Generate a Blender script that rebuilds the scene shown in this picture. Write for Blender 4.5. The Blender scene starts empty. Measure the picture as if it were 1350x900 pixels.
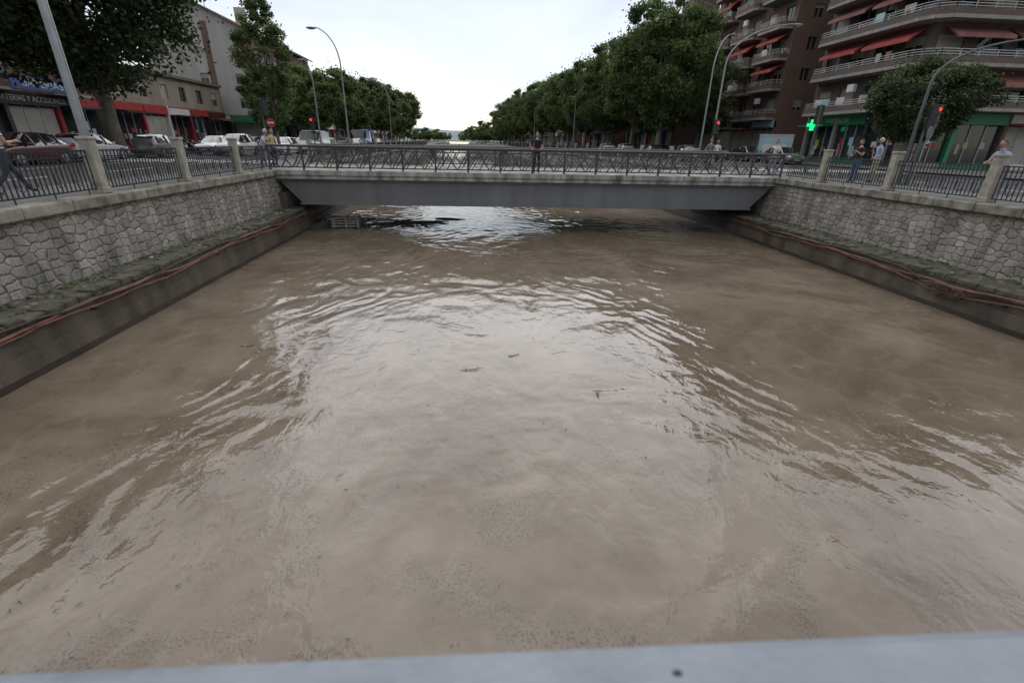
import bpy, math, random
import numpy as np
from mathutils import Vector, Matrix
random.seed(7); rng=np.random.default_rng(7)
sc=bpy.context.scene
ST=-1.5; WZ=-4.22
def sh(y): return -0.035*max(0.0,y-26.0)

# ---------------- materials ----------------
def mat(name,col,rough=.75,var=.25,scale=3.0,bump=.0,bscale=20.,metal=0.,emit=0.,col2=None,spec=.5,streak=False,detail=6):
    m=bpy.data.materials.new(name); m.use_nodes=True; nt=m.node_tree; N=nt.nodes; L=nt.links
    b=N['Principled BSDF']; b.inputs['Roughness'].default_value=rough; b.inputs['Metallic'].default_value=metal
    b.inputs['Specular IOR Level'].default_value=spec
    tc=N.new('ShaderNodeTexCoord'); n=N.new('ShaderNodeTexNoise'); n.inputs['Scale'].default_value=scale; n.inputs['Detail'].default_value=detail
    src=tc.outputs['Object']
    if streak:
        mp=N.new('ShaderNodeMapping'); mp.inputs['Scale'].default_value=(1,1,.18); L.new(src,mp.inputs[0]); L.new(mp.outputs[0],n.inputs['Vector'])
    else: L.new(src,n.inputs['Vector'])
    r=N.new('ShaderNodeValToRGB'); r.color_ramp.elements[0].position=.3; r.color_ramp.elements[1].position=.72
    c2=col2 if col2 else tuple(min(1,c*(1+var)) for c in col)
    c1=tuple(c*(1-var) for c in col) if not col2 else col
    r.color_ramp.elements[0].color=(*c1,1); r.color_ramp.elements[1].color=(*c2,1)
    L.new(n.outputs['Fac'],r.inputs[0]); L.new(r.outputs[0],b.inputs['Base Color'])
    if bump>0:
        n2=N.new('ShaderNodeTexNoise'); n2.inputs['Scale'].default_value=bscale; n2.inputs['Detail'].default_value=5; L.new(src,n2.inputs['Vector'])
        bp=N.new('ShaderNodeBump'); bp.inputs['Strength'].default_value=bump; bp.inputs['Distance'].default_value=.03
        L.new(n2.outputs['Fac'],bp.inputs['Height']); L.new(bp.outputs[0],b.inputs['Normal'])
    if emit>0:
        b.inputs['Emission Color'].default_value=(*col,1); b.inputs['Emission Strength'].default_value=emit
    return m

def brick_mat(name,c1,c2,mortar,sx=1.,scale=3.,rot=False):
    m=bpy.data.materials.new(name); m.use_nodes=True; nt=m.node_tree; N=nt.nodes; L=nt.links
    b=N['Principled BSDF']; b.inputs['Roughness'].default_value=.85
    tc=N.new('ShaderNodeTexCoord'); sp=N.new('ShaderNodeSeparateXYZ'); L.new(tc.outputs['Object'],sp.inputs[0])
    ad=N.new('ShaderNodeMath'); ad.operation='ADD'; L.new(sp.outputs[0],ad.inputs[0]); L.new(sp.outputs[1],ad.inputs[1])
    cb=N.new('ShaderNodeCombineXYZ'); L.new(ad.outputs[0],cb.inputs[0]); L.new(sp.outputs[2],cb.inputs[1])
    br=N.new('ShaderNodeTexBrick'); br.inputs['Scale'].default_value=scale; L.new(cb.outputs[0],br.inputs['Vector'])
    br.inputs['Color1'].default_value=(*c1,1); br.inputs['Color2'].default_value=(*c2,1); br.inputs['Mortar'].default_value=(*mortar,1)
    br.inputs['Mortar Size'].default_value=.012
    n=N.new('ShaderNodeTexNoise'); n.inputs['Scale'].default_value=.6; n.inputs['Detail'].default_value=6; L.new(tc.outputs['Object'],n.inputs['Vector'])
    mr=N.new('ShaderNodeMapRange'); mr.inputs[3].default_value=.65; mr.inputs[4].default_value=1.25; L.new(n.outputs['Fac'],mr.inputs[0])
    mx=N.new('ShaderNodeVectorMath'); mx.operation='SCALE'; L.new(br.outputs['Color'],mx.inputs[0]); L.new(mr.outputs[0],mx.inputs['Scale'])
    L.new(mx.outputs[0],b.inputs['Base Color'])
    return m

def rubble_mat(name,cols,joint,sy=3.3,sz=5.2,rnd=.62):
    m=bpy.data.materials.new(name); m.use_nodes=True; nt=m.node_tree; N=nt.nodes; L=nt.links
    b=N['Principled BSDF']; b.inputs['Roughness'].default_value=.9
    tc=N.new('ShaderNodeTexCoord'); 
    nz=N.new('ShaderNodeTexNoise'); nz.inputs['Scale'].default_value=3.5; nz.inputs['Detail'].default_value=5; L.new(tc.outputs['Object'],nz.inputs['Vector'])
    sub=N.new('ShaderNodeVectorMath'); sub.operation='SUBTRACT'; L.new(nz.outputs['Color'],sub.inputs[0]); sub.inputs[1].default_value=(.5,.5,.5)
    scl=N.new('ShaderNodeVectorMath'); scl.operation='SCALE'; scl.inputs['Scale'].default_value=.17; L.new(sub.outputs[0],scl.inputs[0])
    add=N.new('ShaderNodeVectorMath'); L.new(tc.outputs['Object'],add.inputs[0]); L.new(scl.outputs[0],add.inputs[1])
    sp=N.new('ShaderNodeSeparateXYZ'); L.new(add.outputs[0],sp.inputs[0])
    cb=N.new('ShaderNodeCombineXYZ'); 
    m1=N.new('ShaderNodeMath'); m1.operation='MULTIPLY'; m1.inputs[1].default_value=sy; L.new(sp.outputs[1],m1.inputs[0])
    m2=N.new('ShaderNodeMath'); m2.operation='MULTIPLY'; m2.inputs[1].default_value=sz; L.new(sp.outputs[2],m2.inputs[0])
    L.new(m1.outputs[0],cb.inputs[0]); L.new(m2.outputs[0],cb.inputs[1])
    v=N.new('ShaderNodeTexVoronoi'); v.voronoi_dimensions='2D'; v.feature='F1'; v.inputs['Scale'].default_value=1; v.inputs['Randomness'].default_value=rnd; L.new(cb.outputs[0],v.inputs['Vector'])
    e=N.new('ShaderNodeTexVoronoi'); e.voronoi_dimensions='2D'; e.feature='DISTANCE_TO_EDGE'; e.inputs['Scale'].default_value=1; e.inputs['Randomness'].default_value=rnd; L.new(cb.outputs[0],e.inputs['Vector'])
    sr=N.new('ShaderNodeSeparateColor'); L.new(v.outputs['Color'],sr.inputs[0])
    cr=N.new('ShaderNodeValToRGB'); cr.color_ramp.elements[0].color=(*cols[0],1); cr.color_ramp.elements[1].color=(*cols[-1],1)
    for i,c in enumerate(cols[1:-1]):
        el=cr.color_ramp.elements.new((i+1)/(len(cols)-1)); el.color=(*c,1)
    L.new(sr.outputs[0],cr.inputs[0])
    er=N.new('ShaderNodeMapRange'); er.inputs[1].default_value=.01; er.inputs[2].default_value=.1; 
    jn=N.new('ShaderNodeTexNoise'); jn.inputs['Scale'].default_value=5; jn.inputs['Detail'].default_value=4; L.new(tc.outputs['Object'],jn.inputs['Vector'])
    jm=N.new('ShaderNodeMath'); jm.operation='MULTIPLY_ADD'; jm.inputs[1].default_value=.22; jm.inputs[2].default_value=-.08; L.new(jn.outputs['Fac'],jm.inputs[0])
    js=N.new('ShaderNodeMath'); js.operation='ADD'; L.new(e.outputs['Distance'],js.inputs[0]); L.new(jm.outputs[0],js.inputs[1])
    L.new(js.outputs[0],er.inputs[0])
    mx=N.new('ShaderNodeMix'); mx.data_type='RGBA'; L.new(er.outputs[0],mx.inputs[0]); mx.inputs[6].default_value=(*joint,1); L.new(cr.outputs[0],mx.inputs[7])
    n=N.new('ShaderNodeTexNoise'); n.inputs['Scale'].default_value=1.1; n.inputs['Detail'].default_value=9; n.inputs['Roughness'].default_value=.75; 
    mpp=N.new('ShaderNodeMapping'); mpp.inputs['Scale'].default_value=(1,1.3,.35); L.new(tc.outputs['Object'],mpp.inputs[0]); L.new(mpp.outputs[0],n.inputs['Vector'])
    mr=N.new('ShaderNodeMapRange'); mr.inputs[1].default_value=.34; mr.inputs[2].default_value=.62; mr.inputs[3].default_value=.38; mr.inputs[4].default_value=1.08; L.new(n.outputs['Fac'],mr.inputs[0])
    sx=N.new('ShaderNodeVectorMath'); sx.operation='SCALE'; L.new(mx.outputs[2],sx.inputs[0]); L.new(mr.outputs[0],sx.inputs['Scale'])
    n3=N.new('ShaderNodeTexNoise'); n3.inputs['Scale'].default_value=22; n3.inputs['Detail'].default_value=6; n3.inputs['Roughness'].default_value=.7; L.new(tc.outputs['Object'],n3.inputs['Vector'])
    mg=N.new('ShaderNodeMapRange'); mg.inputs[1].default_value=.3; mg.inputs[2].default_value=.7; mg.inputs[3].default_value=.65; mg.inputs[4].default_value=1.22; L.new(n3.outputs['Fac'],mg.inputs[0])
    sg=N.new('ShaderNodeVectorMath'); sg.operation='SCALE'; L.new(sx.outputs[0],sg.inputs[0]); L.new(mg.outputs[0],sg.inputs['Scale'])
    L.new(sg.outputs[0],b.inputs['Base Color'])
    er2=N.new('ShaderNodeMapRange'); er2.inputs[1].default_value=.0; er2.inputs[2].default_value=.2; L.new(js.outputs[0],er2.inputs[0])
    ma=N.new('ShaderNodeMath'); ma.operation='MULTIPLY_ADD'; L.new(n3.outputs['Fac'],ma.inputs[0]); ma.inputs[1].default_value=.9; L.new(er2.outputs[0],ma.inputs[2])
    bp=N.new('ShaderNodeBump'); bp.inputs['Strength'].default_value=.8; bp.inputs['Distance'].default_value=.045; L.new(ma.outputs[0],bp.inputs['Height']); L.new(bp.outputs[0],b.inputs['Normal'])
    return m

M={}
M['asphalt']=mat('asphalt',(.05,.05,.052),.9,.25,1.5,.3,60)
M['pave']=brick_mat('pavement_tiles',(.19,.18,.165),(.24,.225,.205),(.12,.12,.115),scale=2.5)
M['earth']=mat('earth',(.14,.13,.1),.95,.3,.05)
M['grass']=mat('grass_verge',(.05,.075,.025),.95,.4,1.0)
M['white']=mat('white_paint',(.7,.7,.68),.7,.12,6)
M['concrete']=mat('concrete',(.22,.215,.2),.85,.3,2.0,.4,25,streak=True)
M['slabedge']=mat('weathered_concrete',(.1,.096,.085),.9,.3,2.6,.6,14,col2=(.44,.425,.39),streak=True,detail=10)
M['coping']=mat('coping_stone',(.07,.068,.048),.9,.5,2.6,.6,20,col2=(.31,.29,.235),detail=10)
M['post']=mat('stone_post',(.2,.185,.15),.85,.25,4.0,.3,30,col2=(.37,.345,.29))
M['rubble']=rubble_mat('rubble_masonry',[(.22,.2,.168),(.345,.318,.275),(.27,.255,.222),(.41,.38,.335)],(.075,.066,.054))
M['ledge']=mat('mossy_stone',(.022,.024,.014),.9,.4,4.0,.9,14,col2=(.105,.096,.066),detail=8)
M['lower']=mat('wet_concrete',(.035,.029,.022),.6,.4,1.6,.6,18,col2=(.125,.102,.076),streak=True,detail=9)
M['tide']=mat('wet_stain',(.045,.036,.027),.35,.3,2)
M['steelgrey']=mat('painted_steel_girder',(.13,.135,.14),.55,.16,1.2,.05,8,streak=True)
M['rail']=mat('dark_rail_paint',(.05,.047,.052),.5,.2,4,metal=.2)
M['iron']=mat('black_iron',(.02,.021,.023),.5,.2,5)
M['pole']=mat('galvanised_pole',(.24,.25,.26),.45,.12,3,metal=.4)
M['greenpole']=mat('green_grey_pole',(.08,.095,.09),.5,.15,3,metal=.3)
M['pipe']=mat('rusty_red_pipe',(.065,.024,.018),.65,.35,3,col2=(.19,.075,.05))
M['hose']=mat('dark_hose',(.035,.022,.02),.6,.3,3)
M['wood']=mat('wet_wood',(.04,.032,.025),.7,.4,3,.5,30,col2=(.16,.13,.1))
M['palewood']=mat('pale_timber',(.33,.31,.28),.8,.2,6)
M['bark']=mat('bark',(.13,.115,.09),.9,.35,3,.8,12)
M['glass']=mat('window_glass',(.02,.025,.03),.08,.3,.7,spec=.8)
M['frame']=mat('aluminium_frame',(.33,.33,.33),.5,.1,3)
M['shutter']=mat('roller_shutter',(.28,.265,.24),.7,.15,1)
M['brick']=brick_mat('brown_brick',(.1,.074,.06),(.125,.095,.08),(.1,.088,.078),scale=4)
M['brickr']=brick_mat('dark_red_brick',(.12,.07,.053),(.15,.09,.07),(.11,.095,.083),scale=4)
M['slab']=mat('balcony_concrete',(.24,.23,.215),.8,.2,1.5,streak=True)
M['stucco']=mat('grey_stucco',(.35,.345,.33),.9,.16,.6,streak=True)
M['tile']=mat('roof_tile',(.13,.085,.06),.9,.3,2,.6,6)
M['awn']=mat('red_awning',(.34,.06,.055),.8,.2,1.2)
M['awn2']=mat('faded_awning',(.22,.095,.085),.8,.2,1.2)
M['redp']=mat('red_shop_panel',(.27,.022,.022),.5,.2,1)
M['bluep']=mat('blue_sign_panel',(.03,.08,.24),.5,.15,1)
M['greenp']=mat('green_sign_panel',(.02,.17,.08),.5,.15,1)
M['cyanp']=mat('pale_blue_panel',(.27,.42,.46),.5,.15,1)
M['blackp']=mat('black_sign_panel',(.02,.02,.022),.5,.15,1)
M['yellp']=mat('yellow_panel',(.4,.3,.06),.5,.15,1)
M['whitep']=mat('white_panel',(.5,.5,.5),.5,.1,1)
M['cream']=mat('cream_render',(.22,.185,.145),.9,.2,.7,streak=True)
M['redlamp']=mat('red_signal_lamp',(1,.02,.01),.4,.0,1,emit=2.2)
M['greenneon']=mat('green_cross_lamp',(.02,.9,.3),.4,.0,1,emit=.9)
M['lens']=mat('unlit_lens',(.05,.05,.04),.3,.2,1)
M['tyre']=mat('tyre_rubber',(.02,.02,.02),.85,.2,5)
M['hub']=mat('alloy_wheel',(.35,.35,.36),.35,.1,5,metal=.7)
M['carglass']=mat('car_glass',(.015,.018,.02),.05,.2,1,spec=.8)
M['headlamp']=mat('headlamp',(.7,.7,.68),.15,.05,4)
M['taillamp']=mat('tail_lamp',(.35,.01,.01),.25,.05,4)
M['plastic']=mat('black_plastic',(.025,.025,.027),.6,.2,5)
M['fg']=mat('handrail_paint',(.19,.215,.245),.4,.18,7,.1,60)
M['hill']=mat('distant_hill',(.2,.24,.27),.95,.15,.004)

def leafmat(name,c1,c2,tr=.35):
    m=bpy.data.materials.new(name); m.use_nodes=True; nt=m.node_tree; N=nt.nodes; L=nt.links
    b=N['Principled BSDF']; b.inputs['Roughness'].default_value=.55; b.inputs['Specular IOR Level'].default_value=.3
    a=N.new('ShaderNodeAttribute'); a.attribute_name='lc'
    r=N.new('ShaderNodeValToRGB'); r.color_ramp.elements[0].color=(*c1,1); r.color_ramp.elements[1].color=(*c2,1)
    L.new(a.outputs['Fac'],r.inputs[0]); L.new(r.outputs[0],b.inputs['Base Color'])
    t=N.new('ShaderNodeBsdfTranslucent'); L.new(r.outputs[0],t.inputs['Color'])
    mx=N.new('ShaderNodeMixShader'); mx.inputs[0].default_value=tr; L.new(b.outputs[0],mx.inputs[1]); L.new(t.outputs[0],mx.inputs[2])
    L.new(mx.outputs[0],N['Material Output'].inputs['Surface'])
    return m
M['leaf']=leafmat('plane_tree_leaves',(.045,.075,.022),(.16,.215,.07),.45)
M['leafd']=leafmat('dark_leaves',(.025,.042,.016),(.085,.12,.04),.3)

# ---------------- mesh builder ----------------
class MB:
    def __init__(s): s.v=[]; s.f=[]; s.m=[]; s.mats=[]
    def mi(s,k):
        if k not in s.mats: s.mats.append(k)
        return s.mats.index(k)
    def poly(s,pts,k):
        i=len(s.v); s.v+= [tuple(p) for p in pts]; s.f.append(tuple(range(i,i+len(pts)))); s.m.append(s.mi(k))
    def box(s,x0,x1,y0,y1,z0,z1,k,rot=0,c=None):
        i=len(s.v); P=[(x0,y0,z0),(x1,y0,z0),(x1,y1,z0),(x0,y1,z0),(x0,y0,z1),(x1,y0,z1),(x1,y1,z1),(x0,y1,z1)]
        if rot:
            cx,cy=c if c else ((x0+x1)/2,(y0+y1)/2); a,b=math.cos(rot),math.sin(rot)
            P=[(cx+(x-cx)*a-(y-cy)*b,cy+(x-cx)*b+(y-cy)*a,z) for x,y,z in P]
        s.v+=P
        for q in [(0,3,2,1),(4,5,6,7),(0,1,5,4),(1,2,6,5),(2,3,7,6),(3,0,4,7)]:
            s.f.append(tuple(i+j for j in q)); s.m.append(s.mi(k))
    def beam(s,a,b,w,h,k):
        a=Vector(a);b=Vector(b);d=(b-a).normalized(); up=Vector((0,0,1))
        if abs(d.z)>.95: up=Vector((0,1,0))
        r=d.cross(up).normalized()*w/2; u=r.cross(d).normalized()*h/2
        i=len(s.v)
        for p in (a,b):
            for q in (-r-u,r-u,r+u,-r+u): s.v.append(tuple(p+q))
        for q in [(0,1,2,3),(7,6,5,4),(0,4,5,1),(1,5,6,2),(2,6,7,3),(3,7,4,0)]:
            s.f.append(tuple(i+j for j in q)); s.m.append(s.mi(k))
    def tube(s,pts,rad,k,n=8,cap=True):
        pts=[Vector(p) for p in pts]; 
        if not hasattr(rad,'__len__'): rad=[rad]*len(pts)
        i=len(s.v); ref=None
        for j,p in enumerate(pts):
            d=(pts[min(j+1,len(pts)-1)]-pts[max(j-1,0)]).normalized()
            if ref is None: ref=Vector((1,0,0)) if abs(d.x)<.8 else Vector((0,1,0))
            a=(ref-d*ref.dot(d)).normalized(); b=d.cross(a); ref=a
            for t in range(n):
                an=2*math.pi*t/n; s.v.append(tuple(p+(a*math.cos(an)+b*math.sin(an))*rad[j]))
        mi=s.mi(k)
        for j in range(len(pts)-1):
            for t in range(n):
                t2=(t+1)%n; s.f.append((i+j*n+t,i+j*n+t2,i+(j+1)*n+t2,i+(j+1)*n+t)); s.m.append(mi)
        if cap:
            s.f.append(tuple(i+t for t in reversed(range(n)))); s.m.append(mi)
            e=i+(len(pts)-1)*n; s.f.append(tuple(e+t for t in range(n))); s.m.append(mi)
    def ell(s,c,r,k,nu=12,nv=8,fn=None):
        i=len(s.v); mi=s.mi(k)
        for a in range(nv+1):
            th=math.pi*a/nv
            for b in range(nu):
                ph=2*math.pi*b/nu; p=(math.sin(th)*math.cos(ph),math.sin(th)*math.sin(ph),math.cos(th))
                if fn: p=fn(*p)
                s.v.append((c[0]+p[0]*r[0],c[1]+p[1]*r[1],c[2]+p[2]*r[2]))
        for a in range(nv):
            for b in range(nu):
                b2=(b+1)%nu; s.f.append((i+a*nu+b,i+(a+1)*nu+b,i+(a+1)*nu+b2,i+a*nu+b2)); s.m.append(mi)
    def build(s,name,smooth=False,loc=None,rz=0,bevel=0,parent=None):
        me=bpy.data.meshes.new(name); me.from_pydata(s.v,[],s.f)
        for k in s.mats: me.materials.append(M[k] if isinstance(k,str) else k)
        me.polygons.foreach_set('material_index',s.m)
        if smooth: me.polygons.foreach_set('use_smooth',[True]*len(s.f))
        me.update(); ob=bpy.data.objects.new(name,me); sc.collection.objects.link(ob)
        if loc: ob.location=loc
        ob.rotation_euler[2]=rz
        if bevel:
            b=ob.modifiers.new('bev','BEVEL'); b.width=bevel; b.segments=2; b.limit_method='ANGLE'
        if smooth:
            es=ob.modifiers.new('es','EDGE_SPLIT'); es.split_angle=math.radians(40)
        if parent: ob.parent=parent
        return ob
def empty(name,loc=(0,0,0)):
    e=bpy.data.objects.new(name,None); sc.collection.objects.link(e); e.location=loc; return e
def text(s,loc,rot,size,k,parent,w=None,name='lettering'):
    c=bpy.data.curves.new(name,'FONT'); c.body=s; c.size=size; c.extrude=.01; c.align_x='CENTER'; c.align_y='CENTER'
    o=bpy.data.objects.new(name,c); sc.collection.objects.link(o); bpy.context.view_layer.update()
    me=bpy.data.meshes.new_from_object(o); bpy.data.objects.remove(o)
    o=bpy.data.objects.new(name,me); sc.collection.objects.link(o); me.materials.clear(); me.materials.append(M[k])
    if w: o.scale=(w/max(.01,max(v.co.x for v in me.vertices)-min(v.co.x for v in me.vertices)),1,1)
    o.location=loc; o.rotation_euler=rot; o.parent=parent; return o
RW=(math.pi/2,0,math.pi/2)
RE=(math.pi/2,0,-math.pi/2)
RS=(math.pi/2,0,0)

# ---------------- ground ----------------
YS=[-80,26]+list(range(40,620,20))
def strip(b,xa,xb,y0,y1,z,k,bend=True):
    ys=sorted(set([y0,y1]+[y for y in YS if y0<y<y1]))
    for a,c in zip(ys[:-1],ys[1:]):
        b.poly([(xa+sh(a),a,z),(xb+sh(a),a,z),(xb+sh(c),c,z),(xa+sh(c),c,z)],k)
XL=-9.1; XR=14.6
b=MB()
ys=YS
for a,c in zip(ys[:-1],ys[1:]):
    b.poly([(-3000,a,ST),(XL-.4+sh(a),a,ST),(XL-.4+sh(c),c,ST),(-3000,c,ST)],'earth')
    b.poly([(XR+.4+sh(a),a,ST),(3000,a,ST),(3000,c,ST),(XR+.4+sh(c),c,ST)],'earth')
b.poly([(-3000,600,ST),(3000,600,ST),(3000,4500,ST),(-3000,4500,ST)],'earth')
b.poly([(-3000,-1500,ST),(3000,-1500,ST),(3000,-80,ST),(-3000,-80,ST)],'earth')
b.build('ground')
b=MB(); strip(b,-12,-9.5,-80,600,ST+.1,'pave'); 
b.poly([(-12,-80,ST+.1),(-12,26,ST+.1),(-12,26,ST),(-12,-80,ST)],'concrete')
strip(b,-34.9,-24,-80,400,ST+.1,'pave')
b.build('pavement')
b=MB(); strip(b,15,18,-80,600,ST+.1,'pave'); strip(b,30,36,-80,500,ST+.1,'pave')
b.poly([(18,-80,ST+.1),(18,26,ST+.1),(18,26,ST),(18,-80,ST)],'concrete')
b.build('pavement')
b=MB(); strip(b,-24,-12,-80,600,ST+.004,'asphalt'); 
b.build('road')
b=MB(); strip(b,18,30,-80,600,ST+.004,'asphalt'); b.build('road')
b=MB()
for y in range(-20,200,6):
    for x in (-15.5,-19.5,22,26):
        b.poly([(x-.06+sh(y),y,ST+.008),(x+.06+sh(y),y,ST+.008),(x+.06+sh(y),y+3,ST+.008),(x-.06+sh(y),y+3,ST+.008)],'white')
for x0 in (-23.5,18.5):
    for i in range(11):
        x=x0+i
        b.poly([(x,30.5,ST+.012),(x+.5,30.5,ST+.012),(x+.5,34,ST+.012),(x,34,ST+.012)],'white')
b.build('road_markings')

# ---------------- canal walls ----------------
def wall(side):
    s=-1 if side=='L' else 1
    xw,xw2,xl,zl = (-9.25,-9.1,-8.25,-3.12) if side=='L' else (14.75,14.55,13.35,-3.25)
    b=MB()
    ys=YS
    for a,c in zip(ys[:-1],ys[1:]):
        A,C=sh(a),sh(c)
        b.poly([(xw+A,a,-1.66),(xw+C,c,-1.66),(xw2+C,c,zl),(xw2+A,a,zl)][::(1 if s>0 else -1)],'rubble')
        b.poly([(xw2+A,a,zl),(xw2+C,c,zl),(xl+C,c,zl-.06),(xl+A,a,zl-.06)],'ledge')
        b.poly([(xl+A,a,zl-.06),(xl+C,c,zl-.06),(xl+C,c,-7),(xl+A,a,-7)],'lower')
    b.build('canal_wall')
    b=MB(); y=-30.
    x0,x1=(XL-.5,XL) if s<0 else (XR,XR+.5)
    while y<420:
        L=1.3 if y<60 else 6
        A=sh(y+L/2); j=random.uniform(-.012,.012)
        b.box(x0+A+j,x1+A+j,y,y+L-.012,-1.66,-1.40+j*.5,'coping'); y+=L
    b.build('coping_stones',bevel=.035)
    b=MB(); y=0.
    while y<60:
        L=random.uniform(.3,.6)
        w=random.uniform(.22,.34); h=random.uniform(-.02,.03)
        xa=xl+(-.02 if s<0 else .02)+random.uniform(-.015,.015)
        if s<0: b.box(xa-w,xa+.05,y,y+L-.015,zl-.16,zl+h,'ledge',rot=random.uniform(-.03,.03))
        else: b.box(xa-.05,xa+w,y,y+L-.015,zl-.16,zl+h,'ledge',rot=random.uniform(-.03,.03))
        y+=L
    b.build('ledge_stones',bevel=.035)
    b=MB()
    for i in range(420):
        y=random.uniform(1,26); t=random.random()**1.6; x=xw2+(xl-xw2)*t*.7
        r=random.uniform(.02,.07)
        b.ell((x,y,zl-.06*t+r*.25),(r*random.uniform(.8,1.6),r*random.uniform(.8,1.8),r*.7),random.choice(['ledge','ledge','coping','grass']),6,4)
    b.build('ledge_rubble_and_moss')
    b=MB()
    xs=xl+(.06 if s<0 else -.06)
    strip(b,min(xs,xl),max(xs,xl),-80,200,-3.72,'lower')
    for a,c in zip(ys[:-1],ys[1:]):
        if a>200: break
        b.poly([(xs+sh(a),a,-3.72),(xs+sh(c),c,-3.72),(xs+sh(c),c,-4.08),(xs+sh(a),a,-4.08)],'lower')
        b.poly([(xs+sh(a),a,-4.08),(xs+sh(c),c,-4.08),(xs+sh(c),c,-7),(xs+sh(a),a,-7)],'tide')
    b.build('wall_footing')
    for q,(dx,dz,r,k) in enumerate([(.09,-.2,.03,'pipe'),(.11,-.28,.022,'pipe'),(.09,-.12,.018,'hose')]):
        pts=[];y=-5.
        while y<60:
            wob=.05*math.sin(y*.8+q)+.02*math.sin(y*2.7+q*2)+random.uniform(-.012,.012)
            if s>0: wob+= -.15*math.exp(-((y-11.5)/.9)**2)*(q+.4)
            pts.append((xl-s*(dx+.02*math.sin(y*1.9+q))+sh(y),y,zl+dz+wob)); y+=.35
        b=MB(); b.tube(pts,r,k,7); b.build('rusty_pipe' if q<2 else 'cable',smooth=True)
    b=MB()
    for y in np.arange(-3,55,2.6):
        b.box(min(xl,xl-s*.14)+sh(y),max(xl,xl-s*.14)+sh(y),y,y+.04,zl-.36,zl-.33,'iron')
    b.build('pipe_bracket')
wall('L'); wall('R')
b=MB()
for i in range(9):
    c=Vector((13.2,11.5,-3.62)); pts=[]
    a0=random.uniform(0,6)
    for t in range(14):
        a=a0+t*.5; pts.append(c+Vector((-.08+random.uniform(-.03,.03),math.cos(a)*random.uniform(.2,.5)+t*.05-.3,math.sin(a)*.14)))
    b.tube(pts,.013,'pipe' if i%2 else 'hose',5)
b.build('tangled_cables',smooth=True)

# ---------------- fences ----------------
def fence(name,x,ylist,zb=-1.40):
    for y0,y1 in zip(ylist[:-1],ylist[1:]):
        b=MB(); ya,yb=y0+.17,y1-.17
        b.beam((x,ya,zb+1.0),(x,yb,zb+1.0),.05,.035,'iron'); b.beam((x,ya,zb+.12),(x,yb,zb+.12),.035,.03,'iron'); b.beam((x,ya,zb+.86),(x,yb,zb+.86),.03,.025,'iron')
        n=int((yb-ya)/.125)
        for i in range(n+1):
            y=ya+(yb-ya)*i/n
            b.beam((x,y,zb+(.0 if i%8==0 else .12)),(x,y,zb+1.0),.022,.022,'iron')
        m=n//4
        for i in range(m):
            y=ya+(yb-ya)*(i*4+2)/n
            pts=[(x+.012,y+.11*math.sin(a),zb+.42+.2*-math.cos(a)) for a in np.linspace(-2.4,2.4,12)]
            b.tube(pts,.011,'iron',4)
        b.build(name)
def posts(x,yl):
    for y in yl:
        b=MB(); b.box(x-.13,x+.13,y-.13,y+.13,-1.40,-.16,'post')
        b.box(x-.15,x+.15,y-.15,y+.15,-.16,-.08,'post'); b.box(x-.15,x+.15,y-.15,y+.15,-1.398,-1.25,'post')
        b.build('stone_post',bevel=.02)
PL=[2.2,5.8,9.4,13.0,16.7,20.4,23.3]; PR=[2.5,6.0,9.5,13.0,16.5,20.0,22.6]
posts(-9.42,PL[:-1]); posts(14.98,PR[:-1])
fence('iron_railing',-9.42,PL); fence('iron_railing',14.98,PR)
for x in (-9.42,14.98):
    b=MB()
    y=30
    while y<150:
        y2=y+6
        b.beam((x+sh(y),y,-.4),(x+sh(y2),y2,-.4),.05,.04,'iron'); b.beam((x+sh(y),y,-1.25),(x+sh(y2),y2,-1.25),.04,.03,'iron')
        for i in range(40):
            yy=y+i*.15; b.beam((x+sh(yy),yy,-1.4),(x+sh(yy),yy,-.4),.02,.02,'iron')
        b.box(x-.12+sh(y),x+.12+sh(y),y-.12,y+.12,-1.4,-.1,'post')
        y=y2
    b.build('iron_railing')

# ---------------- main bridge ----------------
def skewY(x,y): return y-.03*(x-XL)
br=empty('road_bridge')
b=MB()
def prism(b,xa,xb,ya,yb,za,zb,k,inset=0):
    P=[(xa+inset,skewY(xa,ya),za),(xb-inset,skewY(xb,ya),za),(xb-inset,skewY(xb,yb),za),(xa+inset,skewY(xa,yb),za),(xa,skewY(xa,ya),zb),(xb,skewY(xb,ya),zb),(xb,skewY(xb,yb),zb),(xa,skewY(xa,yb),zb)]
    i=len(b.v); b.v+=P
    for q in [(0,3,2,1),(4,5,6,7),(0,1,5,4),(1,2,6,5),(2,3,7,6),(3,0,4,7)]:
        b.f.append(tuple(i+j for j in q)); b.m.append(b.mi(k))
prism(b,XL-.35,XR+.35,23.4,29.6,-1.80,-1.42,'slabedge')
x=XL-.3
while x<XR:
    L=1.5; prism(b,x,x+L-.015,23.34,23.62,-1.62+random.uniform(-.01,.01),-1.405+random.uniform(-.006,.006),'slabedge'); x+=L
b.build('deck_slab',bevel=.015,parent=br)
b=MB()
prism(b,XL-.1,XR+.1,23.62,24.1,-2.9,-1.803,'steelgrey',1.0); prism(b,XL-.1,XR+.1,28.9,29.4,-2.9,-1.803,'steelgrey',1.0)
prism(b,XL+.6,XR-.6,26.2,26.6,-2.8,-1.803,'steelgrey',.6)
prism(b,XL+.8,XR-.8,23.56,23.66,-2.96,-2.88,'steelgrey')
prism(b,XL-.1,XR+.1,23.55,23.63,-1.9,-1.81,'steelgrey')
b.build('girder',parent=br)
b=MB(); 
for side in (0,1):
    x=XL-.05 if side==0 else XR+.05
    b.box(x-.9 if side==0 else x-.3,x+.3 if side==0 else x+.9,23.3,29.4,-7,-2.4,'lower')
b.build('abutment',parent=br)
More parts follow.
